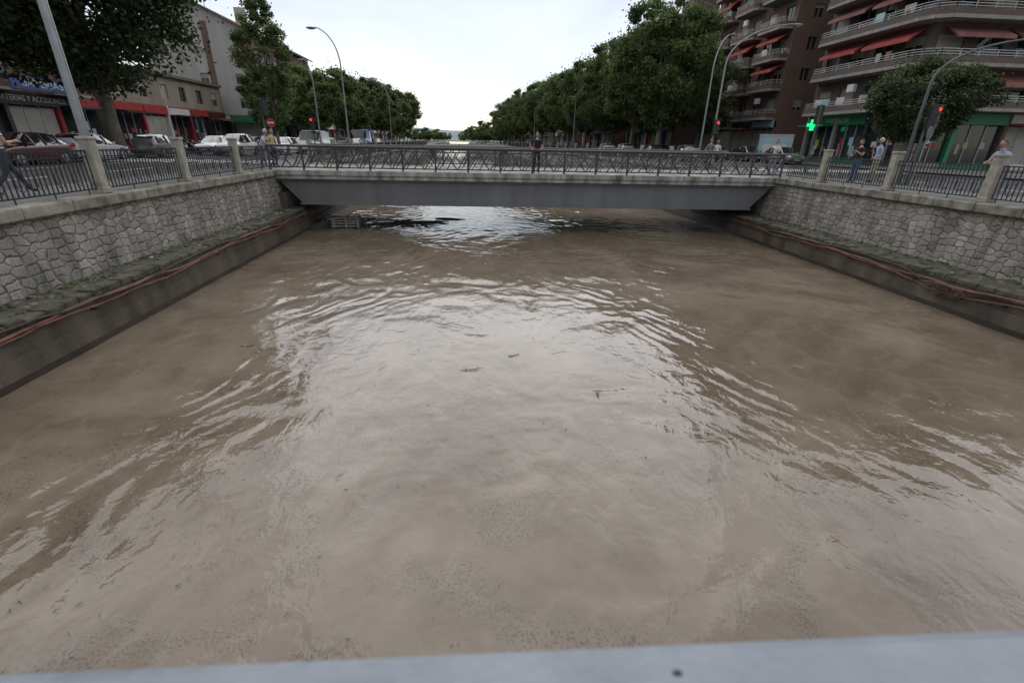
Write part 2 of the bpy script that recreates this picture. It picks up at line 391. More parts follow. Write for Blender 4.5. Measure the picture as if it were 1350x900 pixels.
def brail(b,y0,zb=-1.42):
    def P(x,z): return (x,skewY(x,y0),z)
    x0,x1=XL-.3,XR+.3
    n=16; dx=(x1-x0)/n
    b.tube([P(x0,zb+1.05),P(x1,zb+1.05)],.055,'rail',8)
    for z,w in ((.88,.05),(.14,.055)): b.beam(P(x0,zb+z),P(x1,zb+z),w,w,'rail')
    for i in range(n+1):
        x=x0+i*dx; b.beam(P(x,zb),P(x,zb+1.05),.08,.06,'rail')
    m=n*3; d=(x1-x0)/m
    for i in range(m):
        x=x0+i*d
        b.beam(P(x+.03,zb+.14),P(x+d*.97,zb+.88),.055,.05,'rail')
        if i%3==1: b.beam(P(x+d*.97,zb+.14),P(x+.03,zb+.88),.05,.048,'rail')
        else: b.beam(P(x+d*.35,zb+.14),P(x+d*1.25 if i<m-1 else x+d,zb+.82),.04,.037,'rail')
        b.beam(P(x+d*.1,zb+.58),P(x+d*.75,zb+.3),.03,.035,'rail')
b=MB(); brail(b,23.52); b.build('parapet_railing',parent=br)
b=MB(); brail(b,29.45); b.build('parapet_railing',parent=br)
b=MB(); 
Y2=150; S2=sh(Y2)
b.box(XL-1+S2,XR+1+S2,Y2,Y2+14,-2.0,-1.42,'concrete'); b.box(XL+S2,XR+S2,Y2+.3,Y2+13,-3.0,-2.0,'steelgrey')
b.beam((XL+S2,Y2+.2,-.4),(XR+S2,Y2+.2,-.4),.08,.08,'rail')
for i in range(60):
    x=XL+S2+i*(XR-XL)/60; b.beam((x,Y2+.2,-1.4),(x+.35,Y2+.2,-.4),.05,.05,'rail')
b.build('distant_bridge')

# ---------------- near bridge (camera stands here) ----------------
nb=empty('near_bridge')
b=MB(); b.box(XL-.4,XR+.4,-9,.05,-2.0,ST,'concrete'); b.build('deck',parent=nb)
b=MB()
def fgY(x): return .293-.021*x
w=.16
i=len(b.v)
for x in (-9,15.):
    for (dy,dz) in ((-w,-.05),(0,-.05),(0,0),(-w,0)): b.v.append((x,fgY(x)+dy,-.45+dz))
for q in [(0,1,2,3),(7,6,5,4),(0,4,5,1),(1,5,6,2),(2,6,7,3),(3,7,4,0)]:
    b.f.append(q); b.m.append(b.mi('fg'))
b.build('handrail',bevel=.014,parent=nb)
b=MB(); b.ell((.182,.257,-.45),(.005,.003,.002),'iron',10,6); b.build('handrail_bolts',parent=nb)
b=MB()
for k in range(0,200):
    x=-9+k*.12; b.beam((x,fgY(x)-.08,-1.7),(x,fgY(x)-.08,-.505),.02,.02,'iron')
b.build('balusters',parent=nb)
b=MB(); b.box(-9,15,.0,.36,-1.98,-1.6,'concrete') ; b.build('kerb_beam',parent=nb)

# ---------------- water ----------------
def watermat():
    m=bpy.data.materials.new('muddy_water'); m.use_nodes=True; nt=m.node_tree; N=nt.nodes; L=nt.links
    b=N['Principled BSDF']; b.inputs['Roughness'].default_value=.045; b.inputs['IOR'].default_value=1.45
    tc=N.new('ShaderNodeTexCoord')
    n=N.new('ShaderNodeTexNoise'); n.inputs['Scale'].default_value=.22; n.inputs['Detail'].default_value=9; n.inputs['Roughness'].default_value=.6; n.inputs['Distortion'].default_value=1.6; L.new(tc.outputs['Object'],n.inputs['Vector'])
    r=N.new('ShaderNodeValToRGB'); e=r.color_ramp.elements; e[0].position=.34; e[0].color=(.122,.092,.064,1); e[1].position=.64; e[1].color=(.192,.155,.115,1)
    L.new(n.outputs['Fac'],r.inputs[0])
    n2=N.new('ShaderNodeTexNoise'); n2.inputs['Scale'].default_value=40; n2.inputs['Detail'].default_value=4; L.new(tc.outputs['Object'],n2.inputs['Vector'])
    n3=N.new('ShaderNodeTexNoise'); n3.inputs['Scale'].default_value=.45; n3.inputs['Detail'].default_value=7; n3.inputs['Distortion'].default_value=2; L.new(tc.outputs['Object'],n3.inputs['Vector'])
    mr=N.new('ShaderNodeMapRange'); mr.inputs[1].default_value=.47; mr.inputs[2].default_value=.62; L.new(n3.outputs['Fac'],mr.inputs[0])
    mr2=N.new('ShaderNodeMapRange'); mr2.inputs[1].default_value=.5; mr2.inputs[2].default_value=.62; L.new(n2.outputs['Fac'],mr2.inputs[0])
    mu=N.new('ShaderNodeMath'); mu.operation='MULTIPLY'; L.new(mr.outputs[0],mu.inputs[0]); L.new(mr2.outputs[0],mu.inputs[1])
    mu2=N.new('ShaderNodeMath'); mu2.operation='MULTIPLY'; mu2.inputs[1].default_value=.6; L.new(mu.outputs[0],mu2.inputs[0])
    mx=N.new('ShaderNodeMix'); mx.data_type='RGBA'; L.new(mu2.outputs[0],mx.inputs[0]); L.new(r.outputs[0],mx.inputs[6]); mx.inputs[7].default_value=(.05,.037,.026,1)
    wn=N.new('ShaderNodeTexNoise'); wn.inputs['Scale'].default_value=.8; wn.inputs['Detail'].default_value=5; L.new(tc.outputs['Object'],wn.inputs['Vector'])
    wa=N.new('ShaderNodeVectorMath'); wa.operation='MULTIPLY_ADD'; L.new(wn.outputs['Color'],wa.inputs[0]); wa.inputs[1].default_value=(3.0,3.0,0); L.new(tc.outputs['Object'],wa.inputs[2])
    vo=N.new('ShaderNodeTexVoronoi'); vo.voronoi_dimensions='2D'; vo.feature='DISTANCE_TO_EDGE'; vo.inputs['Scale'].default_value=.6; L.new(wa.outputs[0],vo.inputs['Vector'])
    vr=N.new('ShaderNodeMapRange'); vr.inputs[1].default_value=0; vr.inputs[2].default_value=.09; vr.inputs[3].default_value=.2; vr.inputs[4].default_value=0; L.new(vo.outputs['Distance'],vr.inputs[0])
    vm=N.new('ShaderNodeMath'); vm.operation='MULTIPLY'; L.new(vr.outputs[0],vm.inputs[0]); L.new(n3.outputs['Fac'],vm.inputs[1])
    mx2=N.new('ShaderNodeMix'); mx2.data_type='RGBA'; L.new(vm.outputs[0],mx2.inputs[0]); L.new(mx.outputs[2],mx2.inputs[6]); mx2.inputs[7].default_value=(.34,.295,.24,1)
    L.new(mx2.outputs[2],b.inputs['Base Color'])
    w1=N.new('ShaderNodeTexNoise'); w1.inputs['Scale'].default_value=2.4; w1.inputs['Detail'].default_value=3; w1.inputs['Distortion'].default_value=.5
    mp=N.new('ShaderNodeMapping'); mp.inputs['Scale'].default_value=(1.2,.9,1); L.new(tc.outputs['Object'],mp.inputs[0]); L.new(mp.outputs[0],w1.inputs['Vector'])
    w2=N.new('ShaderNodeTexNoise'); w2.inputs['Scale'].default_value=9; w2.inputs['Detail'].default_value=2; w2.inputs['Distortion'].default_value=.4; L.new(tc.outputs['Object'],w2.inputs['Vector'])
    bp=N.new('ShaderNodeBump'); bp.inputs['Strength'].default_value=1; bp.inputs['Distance'].default_value=.016; L.new(w1.outputs['Fac'],bp.inputs['Height'])
    bp2=N.new('ShaderNodeBump'); bp2.inputs['Strength'].default_value=1; bp2.inputs['Distance'].default_value=.0024; L.new(w2.outputs['Fac'],bp2.inputs['Height']); L.new(bp.outputs[0],bp2.inputs['Normal'])
    L.new(bp2.outputs[0],b.inputs['Normal'])
    return m
M['water']=watermat()
xs=np.arange(-8.6,13.9,.055); yy=np.arange(-3,46,.055)
X,Y=np.meshgrid(xs,yy)
def sm(X,Y,L,seed,n=10):
    r=np.random.default_rng(seed); o=np.zeros_like(X)
    for i in range(n):
        a=r.uniform(0,2*np.pi); k=2*np.pi/L*r.uniform(.6,1.5); o+=np.sin(k*(X*np.cos(a)+Y*np.sin(a))+r.uniform(0,6.3))
    return o/np.sqrt(n/2)
wx=sm(X,Y,5,1)*.3+sm(X,Y,1.7,31)*.07; wy=sm(X,Y,5,2)*.3+sm(X,Y,1.7,32)*.07
Xw,Yw=X+wx,Y+wy
def sig(t): return 1/(1+np.exp(-t))
maskL=(.12+.88*sig(sm(X,Y,2.3,3)*3.6-.3))*sig((Y+.2)/.8)*sig((17-Y)/2.0)*np.exp(-((X+4.5)/2.4)**2)*1.0
maskR=(.1+.9*sig(sm(X,Y,2.3,4)*3.6-.4))*sig((14-Y)/2.)*np.exp(-((X-(4.2+(11-Y)*.48))/2.0)**2)
H=np.zeros_like(X)
for lam,a,w,sd in ((.55,.98,.8,0),(.4,1.0,.8,1),(.8,.95,.5,2),(.29,1.05,.6,3)):
    ph=2*np.pi/lam*(-Xw*a*.97+Yw*.24+.12*np.sin(sd)*Yw)+sd*2
    H+=maskL*w*.0066*lam/.6*(np.sin(ph)+.25*np.sin(2*ph))
    ph=2*np.pi/lam*(Xw*.87*a+Yw*.47)+sd*3
    H+=maskR*w*.0052*lam/.6*(np.sin(ph)+.25*np.sin(2*ph))
H+=.0038*sm(Xw,Yw,1.7,5,14)+.0013*sm(Xw,Yw*.9,.55,6,18)*(.3+sig(sm(X,Y,3.2,8)*3))
far=sig((Y-12)/2.5); H+=far*(.0038*sm(Xw*1.1,Yw*.9,.8,9,18)+.005*sm(Xw,Yw,1.9,10,12))
cen=np.exp(-((X-.9)/3.0)**2)*sig((14-Y)/2)*sig((Y-3.2)/1.2)
H+=cen*.0020*(sm(Xw*.45,Yw,.36,12,18)+.8*sm(Xw,Yw*.6,.5,14,14))*(.15+sig(sm(X,Y,3,13)*3))
H*=np.clip((46-Y)/4,0,1)*np.clip((Y+3)/1,0,1)
ny,nx=X.shape
V=np.stack([X,Y,WZ+H],-1).reshape(-1,3)
idx=np.arange(nx*ny).reshape(ny,nx)
Fq=np.stack([idx[:-1,:-1],idx[:-1,1:],idx[1:,1:],idx[1:,:-1]],-1).reshape(-1,4)
me=bpy.data.meshes.new('canal_water'); me.vertices.add(len(V)); me.vertices.foreach_set('co',V.ravel())
me.loops.add(Fq.size); me.loops.foreach_set('vertex_index',Fq.ravel().astype(np.int32)); me.polygons.add(len(Fq))
me.polygons.foreach_set('loop_start',np.arange(0,Fq.size,4,dtype=np.int32)); me.polygons.foreach_set('use_smooth',np.ones(len(Fq),bool))
me.update(); me.validate(); me.materials.append(M['water'])
wo=bpy.data.objects.new('canal_water',me); sc.collection.objects.link(wo)
b=MB()
yl=[45.93]+list(range(60,620,20))
for a,c in zip(yl[:-1],yl[1:]): b.poly([(-8.9+sh(a),a,WZ),(14+sh(a),a,WZ),(14+sh(c),c,WZ),(-8.9+sh(c),c,WZ)],'water')
b.poly([(-8.9,-80,WZ),(14,-80,WZ),(14,-2.95,WZ),(-8.9,-2.95,WZ)],'water')
b.build('canal_water')

# ---------------- debris ----------------
b=MB()
def stick(b,x,y,L,r,a,k='wood',z=WZ+.01,tilt=0):
    pts=[]; 
    for t in np.linspace(-.5,.5,5):
        pts.append((x+math.cos(a)*L*t+random.uniform(-.06,.06)*L*.4,y+math.sin(a)*L*t+random.uniform(-.06,.06)*L*.4,z+tilt*t*L+random.uniform(0,.01)))
    b.tube(pts,[r*.6,r,r,r*.8,r*.3],k,5)
for i in range(46):
    t=random.random()**1.4; stick(b,-7.7+t*5.0+random.gauss(0,.4),25.6+random.gauss(0,.9)*(.9-.4*t),random.uniform(.4,2.0),random.uniform(.012,.045),random.uniform(-.9,.9),z=WZ+random.uniform(.01,.28)*(1-t*.8),tilt=random.uniform(-.22,.22))
stick(b,-2.9,26.3,2.8,.08,.12,z=WZ+.03); stick(b,-1.4,27.6,1.8,.05,-.2,z=WZ+.02)
for i in range(240):
    t=random.random()**1.6; x=-7.9+t*4.5+random.gauss(0,.3); y=25.6+random.gauss(0,.9)*(1-.5*t); z=WZ+random.uniform(.01,.25)*(1-t)
    s_=random.uniform(.05,.14); a=random.uniform(0,6.3)
    b.poly([(x,y,z),(x+s_*math.cos(a),y+s_*math.sin(a),z+.03),(x+s_*.8*math.cos(a+.8),y+s_*.8*math.sin(a+.8),z+.05)],random.choice(['wood','wood','grass']))
b.build('driftwood_pile')
b=MB()
for i in range(4): b.box(-7.3,-5.9,24.5+i*.02,24.58+i*.02,WZ+.05+i*.13,WZ+.12+i*.13,'palewood',rot=.08)
for x in (-7.2,-6.6,-6.0): b.box(x,x+.08,24.4,25.2,WZ+.02,WZ+.5,'palewood',rot=.08)
b.build('stranded_pallet')
b=MB()
def twig(x,y,L,a):
    stick(b,x,y,L,.008,a); stick(b,x+.1*math.cos(a),y+.1*math.sin(a),L*.5,.005,a+.9); stick(b,x-.1*math.cos(a),y,L*.4,.005,a-.8)
for x,y,L,a in ((-.1,8.3,.5,.2),(.8,8.9,.3,.6),(2.2,7.2,.25,1.5),(-2.6,1.9,.3,.4),(-5,9.6,.3,.2)): twig(x,y,L,a)
for i in range(420):
    c=random.choice([(-5.2,10.5,1.3,2.0),(-3.5,3,1.6,1.2),(-2,2.6,1.4,.8),(-4.5,2.5,1.3,1.5),(-5.5,4.5,.8,1.2),(6,5,2,3),(1,6,3,4)])
    stick(b,c[0]+random.gauss(0,c[2]),c[1]+random.gauss(0,c[3]),random.uniform(.02,.07),random.uniform(.0015,.004),random.uniform(0,3.1))
b.build('floating_twigs')

# ---------------- trees ----------------
def treemesh(name,seed,h,crown_z,rx,rz,nclump,nleaf,lsize,trunk_r,leafk='leaf',lean=0):
    r=np.random.default_rng(seed); rd=random.Random(seed)
    b=MB()
    top=crown_z+rz*.35
    tp=[(0,0,-.1),(rd.uniform(-.1,.1),rd.uniform(-.1,.1),h*.12)]
    n=6
    for i in range(1,n+1):
        t=i/n; tp.append((rd.uniform(-.25,.25)*t+lean*t,rd.uniform(-.25,.25)*t,h*.12+(top-h*.12)*t))
    b.tube(tp,[trunk_r*1.25,trunk_r]+[trunk_r*(1-.8*i/n) for i in range(1,n+1)],'bark',9)
    C=[]
    for i in range(nclump):
        while True:
            p=r.uniform(-1,1,3); d=np.linalg.norm(p)
            if .35<d<1: break
        p=p/d*(d**.5)
        wob=1+.22*math.sin(3*math.atan2(p[1],p[0])+seed)+.15*math.sin(5*p[2]+seed*2)
        if rz>2*rx: wob*=(1.15-.5*max(0,p[2]))
        q=np.array([p[0]*rx*wob+lean,p[1]*rx*wob,crown_z+p[2]*rz])
        if p[2]<-.3: q[:2]*=.82
        C.append(q)
    C=np.array(C)
    for i in range(0,nclump,max(1,nclump//16)):
        q=C[i]; z0=rd.uniform(h*.22,max(h*.25,min(q[2],top*.9))); 
        m=Vector((q[0]*.45,q[1]*.45,(z0*.5+q[2]*.5)+.3)); a=Vector((0,0,z0*.9))
        b.tube([a,a.lerp(m,.5)+Vector((0,0,.1)),m,m.lerp(Vector(q),.6),Vector(q)],[trunk_r*.42,trunk_r*.32,trunk_r*.24,trunk_r*.14,.02],'bark',6)
    nb_=len(b.f)
    csz=r.uniform(.45,1.25,nclump)*(rx*.25)
    if rz>2*rx: csz*=1.35
    ci=r.integers(0,nclump,nleaf)
    off=r.normal(0,1,(nleaf,3)); off/= (np.linalg.norm(off,axis=1,keepdims=True)+1e-6); off*= (r.uniform(0,1,(nleaf,1))**.45)
    P=C[ci]+off*csz[ci][:,None]*np.array([1,1,.72])
    stray=r.random(nleaf)<.12; P[stray]+=r.normal(0,rx*.11,(stray.sum(),3))
    nrm=off*.6+r.normal(0,.6,(nleaf,3))+np.array([0,0,.35]); nrm/=np.linalg.norm(nrm,axis=1,keepdims=True)
    t1=np.cross(nrm,r.normal(0,1,(nleaf,3))); t1/=np.linalg.norm(t1,axis=1,keepdims=True); t2=np.cross(nrm,t1)
    s=lsize*r.uniform(.6,1.3,(nleaf,1))
    LV=np.stack([P-t1*s*.5,P+t2*s*.38-t1*s*.05,P+t1*s*.55,P-t2*s*.38-t1*s*.05],1).reshape(-1,3)
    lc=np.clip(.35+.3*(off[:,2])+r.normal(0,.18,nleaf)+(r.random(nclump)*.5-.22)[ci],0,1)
    bv=np.array(b.v); nv=len(bv)
    me=bpy.data.meshes.new(name)
    allv=np.concatenate([bv,LV]); me.vertices.add(len(allv)); me.vertices.foreach_set('co',allv.ravel())
    loops=[];starts=[];
    for f in b.f: starts.append(len(loops)); loops+=list(f)
    l0=len(loops)
    lf=(np.arange(nleaf*4)+nv).astype(np.int32)
    al=np.concatenate([np.array(loops,dtype=np.int32),lf]); me.loops.add(len(al)); me.loops.foreach_set('vertex_index',al)
    me.polygons.add(nb_+nleaf); me.polygons.foreach_set('loop_start',np.concatenate([np.array(starts,dtype=np.int32),(l0+np.arange(nleaf)*4).astype(np.int32)]))
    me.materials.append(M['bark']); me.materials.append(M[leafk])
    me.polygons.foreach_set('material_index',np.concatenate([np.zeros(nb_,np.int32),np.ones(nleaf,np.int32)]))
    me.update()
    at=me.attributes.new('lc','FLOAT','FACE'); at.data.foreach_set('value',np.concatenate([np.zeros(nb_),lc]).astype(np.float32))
    return me
def tree(name,me,x,y,s=1,rz=0,z=ST):
    o=bpy.data.objects.new(name,me); sc.collection.objects.link(o); o.location=(x,y,z); o.scale=(s,s,s); o.rotation_euler[2]=rz; return o
TB=treemesh('plane_tree',3,15.5,10.2,6.6,5.8,180,66000,.26,.34,'leafd')
TB2=treemesh('plane_tree',5,14,9.2,5.4,5.0,120,45000,.27,.32,'leafd')
TP=treemesh('plane_tree',11,15.5,9.6,4.9,6.0,130,42000,.27,.26)
TP2=treemesh('plane_tree',12,14.5,8.8,4.6,5.4,120,38000,.27,.24)
TM=treemesh('street_tree',21,9.5,6.0,3.3,3.4,80,20000,.25,.17)
TM2=treemesh('street_tree',22,9,5.6,3.0,3.2,70,18000,.25,.16)
TS=treemesh('poplar_tree',31,12,6.9,1.75,4.9,130,17000,.18,.13)
TR=treemesh('orange_tree',41,6.8,4.3,2.8,2.15,120,36000,.16,.16,'leafd')
TF=treemesh('far_tree',51,9,5.2,4,3.6,40,5000,.6,.2,'leaf')
tree('plane_tree',TB,-23.2,34.8,1.0,.3); tree('plane_tree',TB2,-23.6,23.5,1.0,1.3)
tree('poplar_tree',TS,-17.0,45.5,1.0,.5)
tree('orange_tree',TR,26.3,28.6,.95,.2)
ps=[(22.8,58,TP,1.02,0),(22.8,67,TP2,1.05,1),(22.0,77,TP,.93,2),(21.8,88,TP2,1.0,3),(21.5,100,TP,.9,4),(21,112,TP2,1.03,5),(20.5,126,TP,.95,.6),(20,140,TP2,1,1.7),(19.5,156,TP,1,2.2),(19,172,TP2,1,3.1),(19,190,TP,1,4.1),(19,208,TP2,1,.2)]
for x,y,m,s,r_ in ps: tree('plane_tree',m,x+sh(y),y,s,r_)
ps=[(30.5,64,TP2,.85,1),(30.5,80,TP,.95,2),(30,98,TP2,1.0,2),(29.5,118,TP,1,3)]
for x,y,m,s,r_ in ps: tree('plane_tree',m,x+sh(y),y,s,r_)
ps=[(-17.3,62,TM2,.95,0),(-16.8,70,TM,1.0,1),(-16,78,TM2,1.1,2),(-15.5,87,TM,1.1,3),(-15,97,TM2,1.2,4),(-14.5,107,TM,1.2,5),(-14,118,TM2,1.25,.6),(-14,130,TM,1.25,1.7),(-23.5,66,TM2,1.05,.9),(-23,76,TM,1.1,.4),(-23,88,TM,1.1,2.4),(-23,104,TM,1.1,3)]
for x,y,m,s,r_ in ps: tree('street_tree',m,x+sh(y),y,s,r_)
root=empty('distant_tree_line')
for i in range(130):
    y=random.uniform(225,900); side=random.choice((-1,1))
    x=(random.uniform(14,60) if side>0 else -random.uniform(14,70))+sh(y)*1.0
    if y>600: x=random.uniform(-200,220)-20
    o=tree('tree_clump',TF,x,y,random.uniform(.7,1.4)*(1.2 if side>0 else .9),random.uniform(0,6)); o.parent=root
for i in range(40):
    x=random.uniform(-260,260); y=random.uniform(620,760); o=tree('tree_clump',TF,x-20,y,random.uniform(1.0,1.5),random.uniform(0,6)); o.parent=root
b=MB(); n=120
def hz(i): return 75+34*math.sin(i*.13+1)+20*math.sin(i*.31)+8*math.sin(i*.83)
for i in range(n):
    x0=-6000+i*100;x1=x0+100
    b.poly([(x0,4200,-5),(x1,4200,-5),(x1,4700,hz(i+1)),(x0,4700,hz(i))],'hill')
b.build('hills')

# ---------------- buildings ----------------
def facade(b,o,u,nrm,width,z0,fh,nf,bay,wall,win=(1.3,1.5,.8),seed=0,shut=.5,recess=.18):
    rd=random.Random(seed); o=Vector(o);u=Vector(u);nrm=Vector(nrm)
    nb2=max(1,int(round(width/bay))); bw=width/nb2
    def q(u0,u1,za,zb,d,k):
        P=[o+u*u0-nrm*d+Vector((0,0,za)),o+u*u1-nrm*d+Vector((0,0,za)),o+u*u1-nrm*d+Vector((0,0,zb)),o+u*u0-nrm*d+Vector((0,0,zb))]
        b.poly(P,k)
    for f in range(nf):
        za=z0+f*fh; zb=za+fh
        for i in range(nb2):
            ua=i*bw; ub=ua+bw; wu0=ua+(bw-win[0])/2; wu1=wu0+win[0]; wz0=za+win[2]; wz1=wz0+win[1]
            q(ua,wu0,za,zb,0,wall); q(wu1,ub,za,zb,0,wall); q(wu0,wu1,za,wz0,0,wall); q(wu0,wu1,wz1,zb,0,wall)
            for (p0,p1) in (((wu0,wz0),(wu0,wz1)),((wu0,wz1),(wu1,wz1)),((wu1,wz1),(wu1,wz0)),((wu1,wz0),(wu0,wz0))):
                A=o+u*p0[0]+Vector((0,0,p0[1])); B=o+u*p1[0]+Vector((0,0,p1[1]))
                b.poly([A,B,B-nrm*recess,A-nrm*recess],wall)
            q(wu0,wu1,wz0,wz1,recess,'glass')
            c0=o+u*((wu0+wu1)/2)-nrm*(recess-.03)
            b.beam(c0+Vector((0,0,wz0)),c0+Vector((0,0,wz1)),.05,.04,'frame')
            if rd.random()<shut:
                h=rd.choice((.3,.5,.75,1))*win[1]; q(wu0,wu1,wz1-h,wz1,recess-.06,'shutter')
def shops(b,o,u,nrm,width,z0,h,bay,cols,seed=0,pier='slab'):
    rd=random.Random(seed); o=Vector(o);u=Vector(u);nrm=Vector(nrm); n=max(1,int(width/bay)); bw=width/n
    def q(u0,u1,za,zb,d,k):
        b.poly([o+u*u0-nrm*d+Vector((0,0,za)),o+u*u1-nrm*d+Vector((0,0,za)),o+u*u1-nrm*d+Vector((0,0,zb)),o+u*u0-nrm*d+Vector((0,0,zb))],k)
    def bx(u0,u1,za,zb,d0,d1,k):
        A=o+u*u0+nrm*d0; B=o+u*u1+nrm*d0; C=o+u*u1+nrm*d1; D=o+u*u0+nrm*d1
        lo=[p+Vector((0,0,za)) for p in (A,B,C,D)]; hi=[p+Vector((0,0,zb)) for p in (A,B,C,D)]
        b.poly(lo[::-1],k); b.poly(hi,k)
        for i in range(4): b.poly([lo[i],lo[(i+1)%4],hi[(i+1)%4],hi[i]],k)
    for i in range(n):
        ua=i*bw; ub=ua+bw; k=cols[i%len(cols)]
        bx(ua,ua+.35,z0,z0+h,-.3,.06,pier if rd.random()<.5 else k)
        q(ua+.35,ub,z0,z0+h,.25,'glass')
        bx(ua+.35,ub,z0,z0+.45,-.24,-.1,k)
        hh=rd.uniform(.6,.85)
        bx(ua+.35,ub,z0+h-.15-hh,z0+h-.15,-.24,.14,k)
        q(ua+.35,ub,z0+h-.15,z0+h,0,pier)
        for t in (.33,.66):
            uu=ua+.35+(bw-.35)*t; bx(uu,uu+.06,z0+.45,z0+h-.15-hh,-.24,-.16,'frame')
        for _ in range(4):
            uu=ua+.5+rd.random()*(bw-1.6); zz=z0+.6+rd.random()*1.2
            q(uu,uu+rd.uniform(.25,.8),zz,zz+rd.uniform(.3,.8),.22-.002*_,rd.choice(['whitep','yellp','redp','cyanp','shutter','awn2','shutter']))
        if rd.random()<.25: q(ua+.45,ub-.1,z0+.45,z0+h-1.1,.2,'shutter')
        if rd.random()<.35: bx(ua+.35,ub,z0+h-1.0,z0+h-.85,.15,1.2,rd.choice(['awn','blackp','greenp']))
def balc_band(b,path,z,brick,up=.42,rail=True):
    pts=[Vector((p[0],p[1],0)) for p in path]
    for A,B in zip(pts[:-1],pts[1:]):
        d=(B-A).normalized()
        b.beam(A+Vector((0,0,z+.05)),B+Vector((0,0,z+.05)),.16,.24,'slab')
        b.beam(A+Vector((0,0,z+.17+up/2))-d*.02,B+Vector((0,0,z+.17+up/2))+d*.02,.12,up,brick)
        if rail:
            for h in (.1,.27,.44): b.beam(A+Vector((0,0,z+.17+up+h)),B+Vector((0,0,z+.17+up+h)),.04,.035,'whitep')
            L=(B-A).length; n=max(1,int(L/1.4))
            for i in range(n+1):
                p=A+(B-A)*i/n; b.beam(p+Vector((0,0,z+.17+up)),p+Vector((0,0,z+.17+up+.46)),.04,.04,'whitep')
def slabpoly(b,path,back,z,k='slab'):
    P=[(p[0],p[1],z-.07) for p in path]+[(p[0],p[1],z-.07) for p in back]
    b.poly(P,k); b.poly([(x,y,z+.1) for x,y,_ in P],k)
def awning(b,A,B,n,z,drop,out,k):
    A=Vector((*A,z));B=Vector((*B,z));n=Vector((*n,0)); D=n*out-Vector((0,0,drop))
    b.poly([A,B,B+D,A+D],k); b.poly([A+D,B+D,B+D-Vector((0,0,.22)),A+D-Vector((0,0,.22))],k)
    b.poly([A,A+D,A+D-Vector((0,0,.2))],k); b.poly([B,B+D,B+D-Vector((0,0,.2))],k)
def clutter(b,x,y,z,rd):
    t=rd.random()
    if t<.35: b.ell((x,y,z+.75),(.2,.28,.28),'grass',7,5); b.tube([(x,y,z+.1),(x,y,z+.55)],[.14,.19],'awn2',8)
    elif t<.6: b.box(x-.15,x+.15,y-.4,y+.4,z+1.7,z+2.3,'whitep')
    else: b.box(x-.02,x+.02,y-.5,y+.5,z+.7,z+1.35,rd.choice(['whitep','cyanp','awn2','shutter']))
rb=empty('apartment_building')
b=MB(); x0,y0,y1,x1=35,39,51,62
NF=7; G=4.4
shops(b,(x0,y1,0),(0,-1,0),(-1,0,0),y1-y0,ST,G,3.8,['greenp','greenp','blackp'],3,'slab')
shops(b,(x0,y0,0),(1,0,0),(0,-1,0),x1-x0,ST,G,4.2,['slab','greenp','whitep','blackp'],4,'brick')
b.box(x0+.3,x1-.3,y0+.3,y1-.3,ST,ST+G,'blackp')
facade(b,(x0,y1,0),(0,-1,0),(-1,0,0),y1-y0,ST+G,3.0,NF,3.,'brick',(1.8,2.0,.2),seed=1,shut=.7)
facade(b,(x0,y0,0),(1,0,0),(0,-1,0),x1-x0,ST+G,3.0,NF,3.4,'brick',(2.2,2.0,.2),seed=2,shut=.6)
b.poly([(x0,y1,ST),(x1,y1,ST),(x1,y1,ST+G+21),(x0,y1,ST+G+21)],'brick')
b.box(x0-.3,x1,y0-.3,y1,ST+G+21,ST+G+21.4,'slab')
b.build('walls_and_shops',parent=rb)
b=MB(); rdc=random.Random(5)
for f in range(NF):
    z=ST+G+3*f
    path=[(x0,y1-.2),(x0-1.1,y1-.5),(x0-1.5,y1-1.2),(x0-1.5,y0-.1),(x0-1.1,y0-1.0),(x0-.2,y0-1.5),(x0+12,y0-1.5),(x0+12.6,y0-.9),(x0+12.6,y0)]
    slabpoly(b,path,[(x0,y0)],z); balc_band(b,path,z,'brick')
    path2=[(x0+14,y0),(x0+14,y0-1.1),(x0+14.5,y0-1.5),(x1-1,y0-1.5),(x1-1,y0)]
    slabpoly(b,path2,[],z); balc_band(b,path2,z,'brick')
    for (a,c) in ((y0+.6,y0+5.4),(y0+6.2,y0+10.8)):
        if f in (1,2,4): awning(b,(x0,a),(x0,c),(-1,0),z+2.75,.75,1.3,'awn2' if f!=1 else 'awn')
    for a in (0.8,6.2,15,20):
        if random.random()<.75 or f==1: awning(b,(x0+a,y0),(x0+a+4.8,y0),(0,-1),z+2.75,.6+rdc.random()*.4,1.35,'awn2')
    for k in range(7): clutter(b,x0-1.2,rdc.uniform(y0,y1-2),z,rdc)
    for k in range(8): clutter(b,rdc.uniform(x0+.5,x0+22),y0-1.0,z,rdc)
b.build('balconies',parent=rb)
text('FARMACIA',(x0-.16,46.6,ST+G-.55),RE,.6,'whitep',rb,w=3.2)
b=MB(); cx,cy,cz=33.6,48.2,2.0
for (w,h) in ((.3,1.0),(1.0,.3)): 
    b.box(cx-w/2,cx+w/2,cy-.12-(.004 if w<.5 else 0),cy+.12+(.004 if w<.5 else 0),cz-h/2,cz+h/2,'greenneon')
b.box(cx+.5,35,cy-.03,cy+.03,cz-.03,cz+.03,'iron'); b.build('pharmacy_cross_sign')
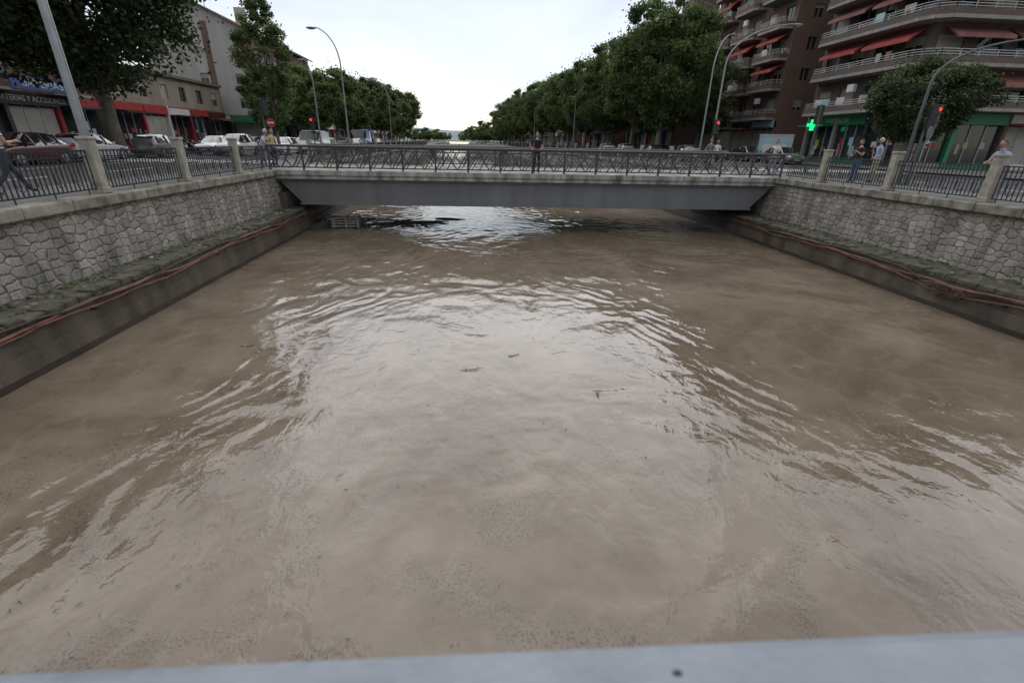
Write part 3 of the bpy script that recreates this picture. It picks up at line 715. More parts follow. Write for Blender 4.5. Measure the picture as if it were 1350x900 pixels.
def apt(name,x0,x1,y0,y1,NF,G,wall,cols,seed,south=True,awn=True):
    e=empty(name); b=MB()
    shops(b,(x0,y1,0),(0,-1,0),(-1,0,0),y1-y0,ST,G,4.,cols,seed,'slab')
    b.box(x0+.3,x1-.3,y0+.3,y1-.3,ST,ST+G,'blackp')
    facade(b,(x0,y1,0),(0,-1,0),(-1,0,0),y1-y0,ST+G,3.0,NF,3.2,wall,(1.6,1.7,.5),seed=seed)
    if south:
        b.poly([(x0,y0,ST),(x1,y0,ST),(x1,y0,ST+G),(x0,y0,ST+G)],wall)
        facade(b,(x0,y0,0),(1,0,0),(0,-1,0),x1-x0,ST+G,3.0,NF,4.5,wall,(1.0,1.2,1.0),seed=seed+1)
    b.poly([(x0,y1,ST),(x1,y1,ST),(x1,y1,ST+G+3*NF),(x0,y1,ST+G+3*NF)],wall)
    b.box(x0-.3,x1,y0-.3,y1+.01,ST+G+3*NF,ST+G+3*NF+.4,'slab'); b.box(x0+2,x0+6,y0+3,y0+8,ST+G+3*NF+.4,ST+G+3*NF+3,wall)
    b.build('walls_and_shops',parent=e); b=MB(); rd=random.Random(seed)
    for f in range(NF):
        z=ST+G+3*f; yy=y0+.3
        while yy+5<y1:
            p=[(x0,yy),(x0-1,yy),(x0-1.4,yy+.4),(x0-1.4,yy+4.6),(x0-1,yy+5),(x0,yy+5)]
            slabpoly(b,p,[],z); balc_band(b,p,z,wall)
            if awn: clutter(b,x0-1.1,yy+rd.uniform(1,4),z,rd)
            if awn and rd.random()<.5: awning(b,(x0,yy+.4),(x0,yy+4.6),(-1,0),z+2.7,.6+rd.random()*.5,1.35,'awn')
            yy+=6.2
    b.build('balconies',parent=e); return e
apt('apartment_building',35,58,57,76,8,4.4,'brickr',['cyanp','whitep','blackp'],11)
apt('apartment_building',34+sh(80),56,80,104,5,4.4,'brick',['redp','whitep','bluep'],13)
yb=108; k=0
for (L,nf,w) in ((30,4,'brickr'),(34,4,'brick'),(40,5,'cream'),(40,5,'brickr'),(50,6,'brick'),(60,7,'brickr')):
    apt('apartment_building',33+sh(yb),55+sh(yb),yb,yb+L,nf,4.4,w,['whitep','bluep','redp'],20+k,awn=False); yb+=L+5; k+=1
lb=empty('brick_shop_building'); b=MB(); X0=-35
shops(b,(X0,22,0),(0,1,0),(1,0,0),29,ST,4.4,4.8,['blackp','blackp','bluep','blackp','blackp','redp'],5,'brickr')
facade(b,(X0,22,0),(0,1,0),(1,0,0),29,ST+4.4,3,5,3.6,'brickr',(1.5,1.6,.7),seed=6)
b.box(X0-14,X0-.3,22.2,50.9,ST,ST+4.4,'blackp')
facade(b,(X0,51,0),(-1,0,0),(0,1,0),14,ST+4.4,3,5,4.5,'brickr',(1.1,1.2,.9),seed=8)
b.poly([(X0-14,22,ST),(X0,22,ST),(X0,22,17.9),(X0-14,22,17.9)],'brickr')
b.box(X0-14,X0+.4,21.8,51.2,ST+19.4,ST+19.8,'slab')
b.build('walls_and_shops',parent=lb)
b=MB()
for f in range(5):
    for yy in (24,31,38,45):
        z=ST+4.4+3*f; b.box(X0+.003,X0+1.1,yy,yy+4,z-.1,z+.08,'slab')
        for h in (.35,.65,.95): b.beam((X0+1.05,yy,z+h),(X0+1.05,yy+4,z+h),.03,.03,'iron')
        for i in range(14): b.beam((X0+1.05,yy+i*4/13,z+.08),(X0+1.05,yy+i*4/13,z+.95),.02,.02,'iron')
b.build('balconies',parent=lb)
b=MB(); b.box(X0+1.12,X0+1.2,41.2,46.8,2.95,3.8,'bluep'); b.build('sign_board',parent=lb)
b=MB(); b.box(X0+.142,X0+.15,40.6,47.4,ST+3.4,ST+4.3,'blackp'); b.build('sign_board',parent=lb)
text('BATERIAS',(X0+1.22,44.0,3.37),RW,.75,'whitep',lb,w=3.8)
text('BATERIAS Y ACCESORIOS',(X0+.17,44.0,ST+4.4-.56),RW,.55,'whitep',lb,w=6.2)
ls=empty('red_shop_row'); b=MB()
shops(b,(X0+.5,52,0),(0,1,0),(1,0,0),22,ST,4.4,4.4,['redp','redp','whitep','redp','blackp'],15,'redp')
b.box(X0-12,X0+.2,52.2,73.9,ST,ST+4.4,'blackp')
facade(b,(X0+.5,52,0),(0,1,0),(1,0,0),22,ST+4.4,3,1,3.6,'cream',(1.3,1.5,.7),seed=16)
b.poly([(X0-12,52,ST),(X0+.5,52,ST),(X0+.5,52,ST+7.4),(X0-12,52,ST+7.4)],'cream')
b.box(X0-12,X0+.9,51.8,74,ST+7.4,ST+7.7,'tile'); b.build('walls_and_shops',parent=ls)
gb=empty('gable_apartment_building'); b=MB(); gx0,gx1,gy0,gy1=-44,-30,76,100; ze=13.0; zp=16.2; gm=(gx0+gx1)/2
facade(b,(gx0,gy0,0),(1,0,0),(0,-1,0),gx1-gx0,ST+4.2,3.05,3,4.67,'stucco',(1.0,1.2,.9),seed=31,shut=.6)
b.poly([(gx0,gy0,ST+4.2+9.15),(gx1,gy0,ST+4.2+9.15),(gx1,gy0,ze),(gm,gy0,zp),(gx0,gy0,ze)],'stucco')
b.box(gx1-1.4,gx1+.02,gy0-.06,gy0-.004,ST+4.2,ze+.0,'brickr')
b.box(gx1-6.2,gx1-5.4,gy0-.06,gy0-.004,ST+4.2,ze+.9,'brickr')
shops(b,(gx0,gy0,0),(1,0,0),(0,-1,0),gx1-gx0,ST,4.2,4.6,['blackp','whitep','greenp'],32,'brickr')
shops(b,(gx1,gy0,0),(0,1,0),(1,0,0),gy1-gy0,ST,4.2,4.6,['whitep','greenp','blackp'],33,'brickr')
b.box(gx0+.3,gx1-.3,gy0+.3,gy1-.3,ST,ST+4.2,'blackp')
facade(b,(gx1,gy0,0),(0,1,0),(1,0,0),gy1-gy0,ST+4.2,3.05,3,3.4,'brickr',(1.5,1.7,.6),seed=34)
b.poly([(gx1,gy0,ST+4.2+9.15),(gx1,gy1,ST+4.2+9.15),(gx1,gy1,ze),(gx1,gy0,ze)],'brickr')
b.poly([(gx0,gy0,ST),(gx0,gy1,ST),(gx0,gy1,ze),(gx0,gy0,ze)],'stucco')
for s_ in (1,-1):
    xe=gm+s_*7.7; A=[(gm,gy0-.5,zp+.12),(xe,gy0-.5,ze-.25),(xe,gy1+.5,ze-.25),(gm,gy1+.5,zp+.12)]
    b.poly(A,'tile'); b.poly([(x,y,z-.22) for x,y,z in A],'slab'); b.poly([A[0],A[1],(A[1][0],A[1][1],A[1][2]-.22),(A[0][0],A[0][1],A[0][2]-.22)],'tile')
    b.poly([A[1],A[2],(A[2][0],A[2][1],A[2][2]-.22),(A[1][0],A[1][1],A[1][2]-.22)],'tile')
b.box(gm-2.2,gm-1.2,gy0+3,gy0+4.2,14,18.2,'brickr'); b.box(gm-2.35,gm-1.05,gy0+2.85,gy0+4.35,18.2,18.4,'slab')
b.box(gm+2.2,gm+3.4,gy0+8,gy0+9.2,14,17.2,'stucco')
b.tube([(gm+1,gy0+2,15.5),(gm+1,gy0+2,19)],.04,'iron',5)
for h in (17.6,18.1,18.6): b.beam((gm+.2,gy0+2,h),(gm+1.8,gy0+2,h),.03,.03,'iron')
b.build('walls_roof_and_shops',parent=gb)
b=MB()
for f in range(3):
    z=ST+4.2+3.05*f
    for yy in (gy0+.4,gy0+7,gy0+13,gy0+18):
        p=[(gx1,yy),(gx1+1.3,yy),(gx1+1.3,yy+4.4),(gx1,yy+4.4)]
        slabpoly(b,p,[],z); balc_band(b,p,z,'stucco')
b.build('balconies',parent=gb)
def lbld(x,y0,y1,nf,wall,seed):
    e=empty('apartment_building'); b=MB()
    shops(b,(x,y0,0),(0,1,0),(1,0,0),y1-y0,ST,4.2,4.5,['whitep','redp','bluep'],seed,'slab')
    facade(b,(x,y0,0),(0,1,0),(1,0,0),y1-y0,ST+4.2,3,nf,3.4,wall,seed=seed)
    facade(b,(x-12,y0,0),(1,0,0),(0,-1,0),12,ST,3.2,nf+1,4,wall,seed=seed+1)
    b.box(x-12.2,x+.3,y0-.2,y1,ST+4.2+3*nf,ST+4.6+3*nf,'tile')
    b.build('walls_and_shops',parent=e)
lbld(-31+sh(106),106,140,2,'cream',41); lbld(-32+sh(145),145,190,2,'brickr',43); lbld(-32+sh(200),196,260,2,'cream',44)

# ---------------- street furniture ----------------
def lamp(x,y,h,arm,ang,k='pole',r=.085,name='street_lamp'):
    b=MB(); pts=[(0,0,0),(0,0,h*.35),(0,0,h*.72)]
    rad=[r,r*.85,r*.7]
    for t in np.linspace(.12,1,9):
        a=t*math.pi/2*.92
        pts.append((arm*(1-math.cos(a)),0,h*.72+h*.28*math.sin(a))); rad.append(r*(.68-.25*t))
    b.tube(pts,rad,k,10); b.tube([(0,0,0),(0,0,.5)],[r*1.6,r*1.5],k,10)
    e=Vector(pts[-1])
    def fn(px,py,pz): return (px,py,pz*(.5 if pz>0 else 1))
    b.ell((e.x+.32,0,e.z-.03),(.42,.16,.13),k,12,8,fn); b.ell((e.x+.36,0,e.z-.07),(.28,.12,.1),'headlamp',10,6)
    return b.build(name,smooth=True,loc=(x,y,ST+.0),rz=ang)
lamp(-10.9,45,9.6,1.9,math.pi); lamp(-11.3+sh(83),83,9.8,2.2,math.pi); lamp(-11.3+sh(121),121,9.8,2.4,math.pi)
lamp(18.6,38,9.6,5.0,-.05); lamp(19.8,42.5,10,2.4,.6); lamp(17.4+sh(78),78,9.8,3,0); lamp(17.4+sh(118),118,9.8,3,0)
lamp(17.9,19.3,5.4,3.8,-.15,'greenpole',.075); lamp(-14.2,48,7.8,.9,2.6)
b=MB(); b.tube([(0,0,0),(0,0,.6),(0,0,.62),(0,0,9.5),(1.2,0,10.4)],[.17,.16,.12,.09,.06],'pole',12); b.ell((1.5,0,10.4),(.4,.15,.12),'pole'); b.build('street_lamp',smooth=True,loc=(-11.0,15.2,ST+.1),rz=math.pi)
def tlight(x,y,h,ang,lit=0,two=False):
    b=MB(); b.tube([(0,0,0),(0,0,h)],.05,'greenpole',10); b.tube([(0,0,0),(0,0,.35)],.08,'greenpole',10)
    def head(z):
        b.box(-.15,.15,-.32,-.08,z,z+.86,'plastic'); b.box(-.2,.2,-.075,-.06,z-.05,z+.91,'plastic')
        for i in range(3):
            zz=z+.72-i*.28; k='redlamp' if i==lit else 'lens'
            b.tube([(0,-.32,zz),(0,-.335,zz)],[.085,.085],k,14)
            b.tube([(.12*math.cos(a),-.41+.04*math.sin(a)*-1,zz+.12*math.sin(a)) for a in np.linspace(.1,3.04,9)],.014,'plastic',4)
            b.poly([(-.12,-.32,zz+.02),(-.09,-.32,zz+.11),(-.09,-.46,zz+.11),(-.12,-.46,zz+.04)],'plastic'); b.poly([(.12,-.32,zz+.02),(.09,-.32,zz+.11),(.09,-.46,zz+.11),(.12,-.46,zz+.04)],'plastic'); b.poly([(-.09,-.32,zz+.11),(.09,-.32,zz+.11),(.09,-.46,zz+.11),(-.09,-.46,zz+.11)],'plastic')
    head(h-.95)
    if two: head(h-2.2)
    return b.build('traffic_light',loc=(x,y,ST+.1),rz=ang)
tlight(18.1,19.1,3.1,.3); tlight(-12.7,32,3.5,1.9,lit=9); tlight(-12.9,42,2.9,0); tlight(19.5,27.6,3.6,2.6,lit=9); tlight(16.2,33,3.0,0.)
tlight(-27,40,3.0,2.2,lit=9)
b=MB(); b.tube([(0,0,0),(0,0,2.7)],.03,'pole',8); b.tube([(0,-.04,2.4),(0,-.06,2.4)],.3,'redp',28); b.box(-.22,.22,-.066,-.061,2.35,2.45,'whitep'); b.build('no_entry_sign',loc=(-14.6,38,ST),rz=.3)
b=MB(); b.tube([(0,0,0),(0,0,2.1)],.025,'pole',8); b.tube([(0,-.03,1.95),(0,-.05,1.95)],.24,'greenpole',28); b.build('traffic_sign',loc=(16.9,17.6,ST+.1),rz=.4)
b=MB(); b.box(-1.5,1.5,-.08,.08,.25,2.3,'cyanp'); b.box(-1.56,-1.5,-.1,.1,0,2.45,'frame'); b.box(1.5,1.56,-.1,.1,0,2.45,'frame'); b.box(-1.56,1.56,-.1,.1,2.3,2.45,'frame'); b.box(-1.1,1.1,-.09,-.083,.6,1.6,'whitep'); b.box(-1.6,1.6,-.1,1.3,2.451,2.55,'frame'); b.build('bus_shelter',loc=(31,49.5,ST+.1),rz=-.5)

# ---------------- cars ----------------
def carpaint(n,c):
    m=mat(n,c,.3,.05,2,spec=.6); m.node_tree.nodes['Principled BSDF'].inputs['Coat Weight'].default_value=.5; return m
PC={'silver':carpaint('silver_car_paint',(.33,.34,.35)),'red':carpaint('dark_red_car_paint',(.06,.01,.01)),'white':carpaint('white_car_paint',(.5,.5,.5)),'grey':carpaint('grey_car_paint',(.12,.125,.13)),'black':carpaint('black_car_paint',(.02,.02,.022)),'blue':carpaint('blue_truck_paint',(.03,.16,.4))}
def car(name,x,y,ang,col,L=4.2,W=1.76,H=1.47,van=False):
    p=PC[col]; b=MB(); hl=L/2
    if van: S=[(-1,.35,.75,.76,.82,.8),(-.97,.25,.95,1.9,.95,.82),(-.6,.22,1.0,2.0,1,.86),(.2,.22,1.0,2.0,1,.86),(.48,.22,1.0,1.95,1,.84),(.72,.22,1.0,1.15,.98,.8),(.93,.25,.85,.9,.92,.8),(1,.35,.6,.62,.82,.78)]
    else: S=[(-1,.42,.78,.8,.8,.76),(-.96,.28,.9,.96,.9,.72),(-.84,.22,.93,1.22,.97,.68),(-.62,.2,.92,1.42,1,.66),(-.2,.2,.9,1.47,1,.67),(.12,.2,.88,1.42,1,.66),(.42,.2,.86,.95,.99,.74),(.62,.2,.83,.88,.98,.76),(.86,.22,.74,.78,.93,.74),(.96,.28,.62,.66,.86,.72),(1,.4,.55,.57,.76,.68)]
    sz=H/(2.0 if van else 1.47); hw=W/2; R=[]
    for t,zl,zb,zt,w,rw in S:
        zl*=sz if van else 1; zb*=sz; zt*=sz
        R.append([(-w*hw*.93,zl),(-w*hw,zl+.2*(zb-zl)+.06),(-w*hw,zb-.08),(-w*hw*.96,zb),(-rw*hw,max(zb+.003,zt-.06)),(-rw*hw*.85,zt),(rw*hw*.85,zt),(rw*hw,max(zb+.003,zt-.06)),(w*hw*.96,zb),(w*hw,zb-.08),(w*hw,zl+.2*(zb-zl)+.06),(w*hw*.93,zl)])
    n=12; i0=len(b.v)
    for (t,*_),r in zip(S,R):
        for (xx,zz) in r: b.v.append((xx,t*hl,zz))
    for s in range(len(S)-1):
        for j in range(n):
            j2=(j+1)%n; k=p
            tall=min(S[s][3]-S[s][2],S[s+1][3]-S[s+1][2]); anyt=max(S[s][3]-S[s][2],S[s+1][3]-S[s+1][2])
            if j in (3,7) and anyt>.3 and (not van or S[s][0]>=.2): k='carglass'
            if j in (4,5,6) and anyt>.3 and tall<.3 : k='carglass'
            if j==11: k='plastic'
            b.f.append((i0+s*n+j,i0+s*n+j2,i0+(s+1)*n+j2,i0+(s+1)*n+j)); b.m.append(b.mi(k))
    b.f.append(tuple(i0+j for j in range(n))[::-1]); b.m.append(b.mi(p)); e=i0+(len(S)-1)*n; b.f.append(tuple(e+j for j in range(n))); b.m.append(b.mi(p))
    if not van:
        for sx in (-1,1):
            for t in (-.62,-.2,.12): 
                s=[q for q in S if q[0]==t][0]
                b.beam((sx*s[4]*hw*.965,t*hl,s[2]*sz),(sx*(s[5]*hw+.012),t*hl,s[3]*sz-.05),.05,.07,p if t!=-.2 else 'plastic')
    for sx in (-1,1):
        for ty in (-.62,.62):
            yy=ty*hl; c=sx*hw
            b.tube([(c-sx*.22,yy,.31),(c+sx*.012,yy,.31)],[.31,.31],'tyre',20); b.tube([(c+sx*.012,yy,.31),(c+sx*.022,yy,.31)],[.2,.19],'hub',12)
            b.tube([(c-sx*.02,yy+.37*math.cos(a),.31+.37*math.sin(a)) for a in np.linspace(0,math.pi,12)],.035,'plastic',5)
        b.ell((sx*hw*.68,hl*.93,.66*sz),(.17,.16,.09),'headlamp',10,6); b.ell((sx*hw*.76,-hl*.95,.84*sz),(.13,.12,.13),'taillamp',10,6)
        b.ell((sx*(hw+.06),hl*.3,.98*sz),(.1,.07,.07),p,8,6)
    b.box(-.55,.55,hl*.985,hl*1.01,.33,.5,'plastic'); b.box(-.26,.26,hl*1.01,hl*1.014,.36,.47,'whitep'); b.box(-.26,.26,-hl*1.012,-hl*1.0,.5,.61,'whitep')
    return b.build(name,smooth=True,loc=(x,y,ST+.004),rz=ang)
car('parked_car',-22.3,30.9,0,'silver',4.3); car('parked_car',-21.9,26.0,math.pi,'red',4.1)
car('parked_car',-22.3,37.5,0,'grey'); 
car('car',-19.3,42.5,math.pi,'white',4.3,1.8,1.65); car('car',-21.6,43.8,math.pi,'silver'); car('car',-17.1,46.5,math.pi,'white')
car('delivery_van',-15.6,50.5,math.pi,'white',4.9,1.95,2.1,True); car('delivery_van',-14.6,66,math.pi,'blue',5.2,2.1,2.5,True)
car('car',-18.4,54,math.pi,'grey'); car('car',-13.5,58,math.pi,'black'); car('car',-14.5,76,math.pi,'white'); car('car',-17.5,70,0,'silver')
for i in range(9): car('parked_car',-23.2+sh(52+i*6),52+i*6,0,['white','grey','silver','black','red'][i%5])
for i,(x,y,c) in enumerate([(28.6,44,'grey'),(28.6,50,'black'),(28.6,57,'white'),(28.4,64,'silver'),(27.8,72,'grey'),(20.5,47,'grey'),(20.3,56,'black'),(24,66,'white'),(27.4,84,'black'),(19.6,64,'silver'),(19.4,72,'white')]): car('parked_car' if x>27 else 'car',x,y,math.pi if x>27 else 0,c)
def scooter(x,y,ang):
    b=MB()
    for yy in (-.6,.6): b.tube([(-.06,yy,.25),(.06,yy,.25)],[.25,.25],'tyre',14)
    b.tube([(0,.6,.25),(0,.42,.95)],.03,'pole',6); b.tube([(-.3,.4,1.0),(0,.43,.97),(.3,.4,1.0)],.02,'plastic',6)
    b.ell((0,-.35,.55),(.17,.45,.2),PC['black'],10,7); b.ell((0,.05,.32),(.15,.4,.07),PC['black'],10,6); b.ell((0,-.25,.76),(.14,.38,.06),'plastic',10,6); b.ell((0,.44,.68),(.16,.08,.28),PC['red'],10,7)
    b.build('parked_scooter',smooth=True,loc=(x,y,ST+.1),rz=ang)
for i in range(4): scooter(-24.6,44+i*.9,1.2)

# ---------------- people ----------------
SK=mat('skin',(.36,.21,.15),.55,.08,8)
def cloth(n,c,c2=None,stripe=False):
    m=mat(n,c,.9,.18,6,.25,25)
    if stripe:
        nt=m.node_tree;N=nt.nodes;L=nt.links; tc=N.new('ShaderNodeTexCoord'); w=N.new('ShaderNodeTexWave'); w.bands_direction='Z'; w.inputs['Scale'].default_value=4.5
        L.new(tc.outputs['Object'],w.inputs['Vector']); r=N.new('ShaderNodeValToRGB'); r.color_ramp.interpolation='CONSTANT'; r.color_ramp.elements[0].color=(*c,1); r.color_ramp.elements[1].color=(*c2,1); r.color_ramp.elements[1].position=.5
        L.new(w.outputs['Fac'],r.inputs[0]); L.new(r.outputs[0],N['Principled BSDF'].inputs['Base Color'])
    return m
CL={'stripe':cloth('striped_shirt',(.5,.5,.5),(.06,.065,.09),True),'navy':cloth('navy_trousers',(.025,.03,.05)),'black':cloth('black_cloth',(.012,.012,.014)),'blue':cloth('blue_shirt',(.2,.32,.5)),'beige':cloth('beige_shorts',(.36,.31,.23)),'ltblue':cloth('pale_blue_shirt',(.34,.39,.46)),'tan':cloth('tan_shirt',(.36,.3,.15)),'grey':cloth('grey_cloth',(.14,.14,.15)),'white':cloth('white_shirt',(.55,.55,.55)),'jeans':cloth('denim',(.06,.09,.15)),'red':cloth('red_shirt',(.3,.04,.04)),'shoe':cloth('shoes',(.04,.035,.03))}
HAIR={'dark':mat('dark_hair',(.02,.015,.012),.7,.3,30),'grey':mat('grey_hair',(.4,.4,.4),.7,.3,30),'brown':mat('brown_hair',(.07,.04,.025),.7,.3,30)}
def person(x,y,face,shirt,pants,hair='dark',H=1.75,pose='stand',shorts=False,long=False,z=ST+.1,name='standing_man',longhair=False):
    J={'pel':(0,0,.96),'sp':(0,-.01,1.12),'ch':(0,0,1.32),'nk':(0,0,1.49),'hb':(0,.015,1.57),
       'sL':(-.175,0,1.42),'sR':(.175,0,1.42),'eL':(-.23,-.02,1.14),'eR':(.23,-.02,1.14),'wL':(-.24,.06,.9),'wR':(.24,.06,.9),
       'hL':(-.09,0,.91),'hR':(.09,0,.91),'kL':(-.1,.02,.5),'kR':(.1,.02,.5),'aL':(-.1,-.02,.09),'aR':(.1,-.02,.09),'tL':(-.12,.15,.045),'tR':(.12,.15,.045)}
    if pose=='walk': J.update(kL=(-.09,.22,.52),aL=(-.09,.38,.12),tL=(-.09,.53,.09),kR=(.09,-.08,.5),aR=(.09,-.40,.16),tR=(.09,-.26,.05),eL=(-.22,.02,1.15),wL=(-.16,.25,1.12),eR=(.22,.04,1.15),wR=(.13,.27,1.18))
    if pose=='phone': J.update(eL=(-.22,.06,1.16),wL=(-.08,.28,1.3),eR=(.22,.06,1.16),wR=(.08,.28,1.3))
    if pose=='lean': J.update(sp=(0,.05,1.12),ch=(0,.14,1.29),nk=(0,.24,1.44),hb=(0,.28,1.51),sL=(-.175,.2,1.37),sR=(.175,.2,1.37),eL=(-.22,.3,1.12),eR=(.22,.3,1.12),wL=(-.12,.5,1.1),wR=(.12,.5,1.1),kL=(-.1,.0,.5),aL=(-.12,.06,.09),tL=(-.13,.22,.045),aR=(.11,-.12,.09),tR=(.13,.04,.045))
    if pose=='hips': J.update(eR=(.34,-.1,1.18),wR=(.16,.03,1.02),eL=(-.25,.0,1.14),wL=(-.2,.2,1.05))
    if pose=='stroll': J.update(kL=(-.09,.12,.5),aL=(-.09,.16,.1),tL=(-.09,.32,.06),kR=(.09,-.02,.5),aR=(.09,-.2,.11),tR=(.09,-.05,.05),wL=(-.25,-.06,.91),wR=(.25,.16,.94))
    s=H/1.75; names=list(J); vi={n:i for i,n in enumerate(names)}
    E=[('pel','sp'),('sp','ch'),('ch','nk'),('nk','hb'),('ch','sL'),('ch','sR'),('sL','eL'),('sR','eR'),('eL','wL'),('eR','wR'),('pel','hL'),('pel','hR'),('hL','kL'),('hR','kR'),('kL','aL'),('kR','aR'),('aL','tL'),('aR','tR')]
    Rd={'pel':.14,'sp':.125,'ch':.14,'nk':.06,'hb':.058,'s':.068,'e':.043,'w':.028,'h':.098,'k':.064,'a':.045,'t':.04}
    me=bpy.data.meshes.new('sk'); me.from_pydata([J[n] for n in names],[(vi[a],vi[c]) for a,c in E],[])
    o=bpy.data.objects.new('sk',me); sc.collection.objects.link(o)
    m=o.modifiers.new('s','SKIN'); m.use_smooth_shade=True
    for n in names:
        r=Rd.get(n) or Rd[n[0]]; sv=me.skin_vertices[0].data[vi[n]]; sv.radius=(r,r*(.82 if n in('pel','sp','ch') else 1)); sv.use_root=(n=='pel')
    m2=o.modifiers.new('ss','SUBSURF'); m2.levels=1; m2.render_levels=1
    bpy.context.view_layer.update(); dg=bpy.context.evaluated_depsgraph_get(); ev=bpy.data.meshes.new_from_object(o.evaluated_get(dg)); bpy.data.objects.remove(o)
    b=MB(); b.v=[tuple(v.co) for v in ev.vertices]
    sh_=CL[shirt]; pa=CL[pants]
    EV=[(a,c,np.array(J[a]),np.array(J[c])) for a,c in E]
    for p in ev.polygons:
        c=np.array(p.center); best=None
        for a,d,A,B in EV:
            t=np.clip(np.dot(c-A,B-A)/np.dot(B-A,B-A),0,1); q=np.linalg.norm(c-(A+(B-A)*t))
            if best is None or q<best[0]: best=(q,a,d,t)
        _,a,d,t=best; k=sh_
        if a=='nk' or (a=='ch' and d=='nk' and t>.85): k=SK
        elif a=='sL' or a=='sR': k=sh_ if (long or t<.6) else SK
        elif a in('eL','eR'): k=sh_ if (long and t<.9) else SK
        elif a=='pel' and d!='sp' : k=pa
        elif a=='pel': k=sh_ if c[2]>.95 else pa
        elif a in('hL','hR'): k=pa
        elif a in('kL','kR'): k=(SK if (t>.1) else pa) if shorts else (pa if t<.93 else CL['shoe'])
        elif a in('aL','aR'): k=CL['shoe']
        b.f.append(tuple(p.vertices)); b.m.append(b.mi(k))
    hb=Vector(J['hb']); hc=hb+Vector((0,.02,.115))
    def hf(px,py,pz):
        w=1.0
        if pz<0: w=1+.28*pz
        return (px*w,py*w+(.12*(-pz) if (py>0 and pz<0) else 0),pz)
    b.ell(hc,(.076,.096,.118),SK,18,14,hf)
    b.ell(hc+Vector((0,.1,-.012)),(.012,.022,.026),SK,8,6); b.ell(hc+Vector((0,.09,-.052)),(.026,.012,.007),CL['red'],8,5)
    for sx in (-1,1):
        b.ell(hc+Vector((sx*.078,-.002,-.008)),(.01,.02,.032),SK,8,6); b.ell(hc+Vector((sx*.03,.083,.008)),(.012,.01,.007),HAIR['dark'],8,5); b.beam(hc+Vector((sx*.015,.092,.026)),hc+Vector((sx*.046,.084,.026)),.008,.006,HAIR[hair])
    def hairf(px,py,pz):
        if py>.35 and pz<.35: return (px*.8,min(py,.35)*.7,pz*.9)
        if pz<-.35: return (px*.75,py*.8,max(pz,-.9 if longhair else -.45))
        return (px,py,pz)
    b.ell(hc+Vector((0,-.012,.012)),(.084,.1,.122),HAIR[hair],18,14,hairf)
    if longhair: b.ell(hc+Vector((0,-.07,-.1)),(.075,.045,.15),HAIR[hair],10,8)
    for sd,sx in (('L',-1),('R',1)):
        w=Vector(J['w'+sd]); d=(w-Vector(J['e'+sd])).normalized(); side=Vector((0,1,0)) if abs(d.y)<.8 else Vector((1,0,0)); side=(side-d*side.dot(d)).normalized(); nn=d.cross(side)
        if nn.x*sx>0: nn=-nn
        b.tube([w-d*.01,w+d*.03,w+d*.07,w+d*.095],[.026,.034,.036,.028],SK,8)
        for i,(o_,l) in enumerate(((-.03,.062),(-.01,.075),(.01,.08),(.03,.072))):
            r0=w+d*.08+side*o_; b.tube([r0,r0+d*l*.45+nn*.006,r0+d*l*.8+nn*.022,r0+d*l*.95+nn*.04],[.0095,.009,.008,.006],SK,6)
        r0=w+d*.025+side*.028; b.tube([r0,r0+d*.025+side*.025+nn*.008,r0+d*.055+side*.035+nn*.02],[.012,.0105,.008],SK,6)
    if pose=='phone': 
        c=(Vector(J['wL'])+Vector(J['wR']))/2+Vector((0,.09,.05)); b.box(c.x-.075,c.x+.075,c.y-.005,c.y+.005,c.z-.04,c.z+.04,'plastic')
    o=b.build(name,loc=(x,y,z)); o.rotation_euler[2]=face; o.scale=(s,s,s)
    for p in o.data.polygons: p.use_smooth=True
    return o
R_=math.radians
person(-10.75,12.15,R_(-20),'stripe','navy','dark',1.76,'walk',name='man_in_striped_shirt')
person(-11.5,12.0,R_(-60),'black','black','dark',1.7,'phone',name='standing_man')
person(-9.95,24.3,R_(-95),'ltblue','grey','grey',1.72,'lean',name='man_leaning_on_rail')
person(-9.75,25.1,R_(-120),'tan','navy','dark',1.7,'stand',name='standing_man')
person(3.02,23.78,R_(168),'black','black','dark',1.8,'hips',name='man_on_bridge',z=-1.42)
person(16.55,20.2,R_(100),'black','jeans','dark',1.7,'phone',name='man_in_black_shirt')
person(17.25,20.0,R_(75),'blue','beige','grey',1.76,'hips',shorts=True,name='man_in_blue_shirt')
person(16.0,13.75,R_(92),'blue','jeans','brown',1.72,'lean',name='man_leaning_on_rail')
person(15.9,25.2,R_(120),'white','grey','dark',1.68,'phone',name='standing_man')
person(14.6,29.9,R_(150),'grey','black','dark',1.72,'stand',name='standing_man'); person(15.4,30.6,R_(150),'white','black','dark',1.66,'stand',longhair=True,name='standing_woman')
person(-26.8,43,R_(200),'black','grey','dark',1.72,'stroll',name='walking_man'); person(-28,46,R_(180),'white','jeans','dark',1.7,'stroll',name='walking_man'); person(-28.6,46.6,R_(180),'red','jeans','dark',1.64,'stroll',longhair=True,name='walking_woman')
person(31.5,41,R_(30),'red','jeans','brown',1.66,'stroll',longhair=True,name='walking_woman'); person(32,37.5,R_(10),'black','black','dark',1.75,'stroll',name='walking_man')

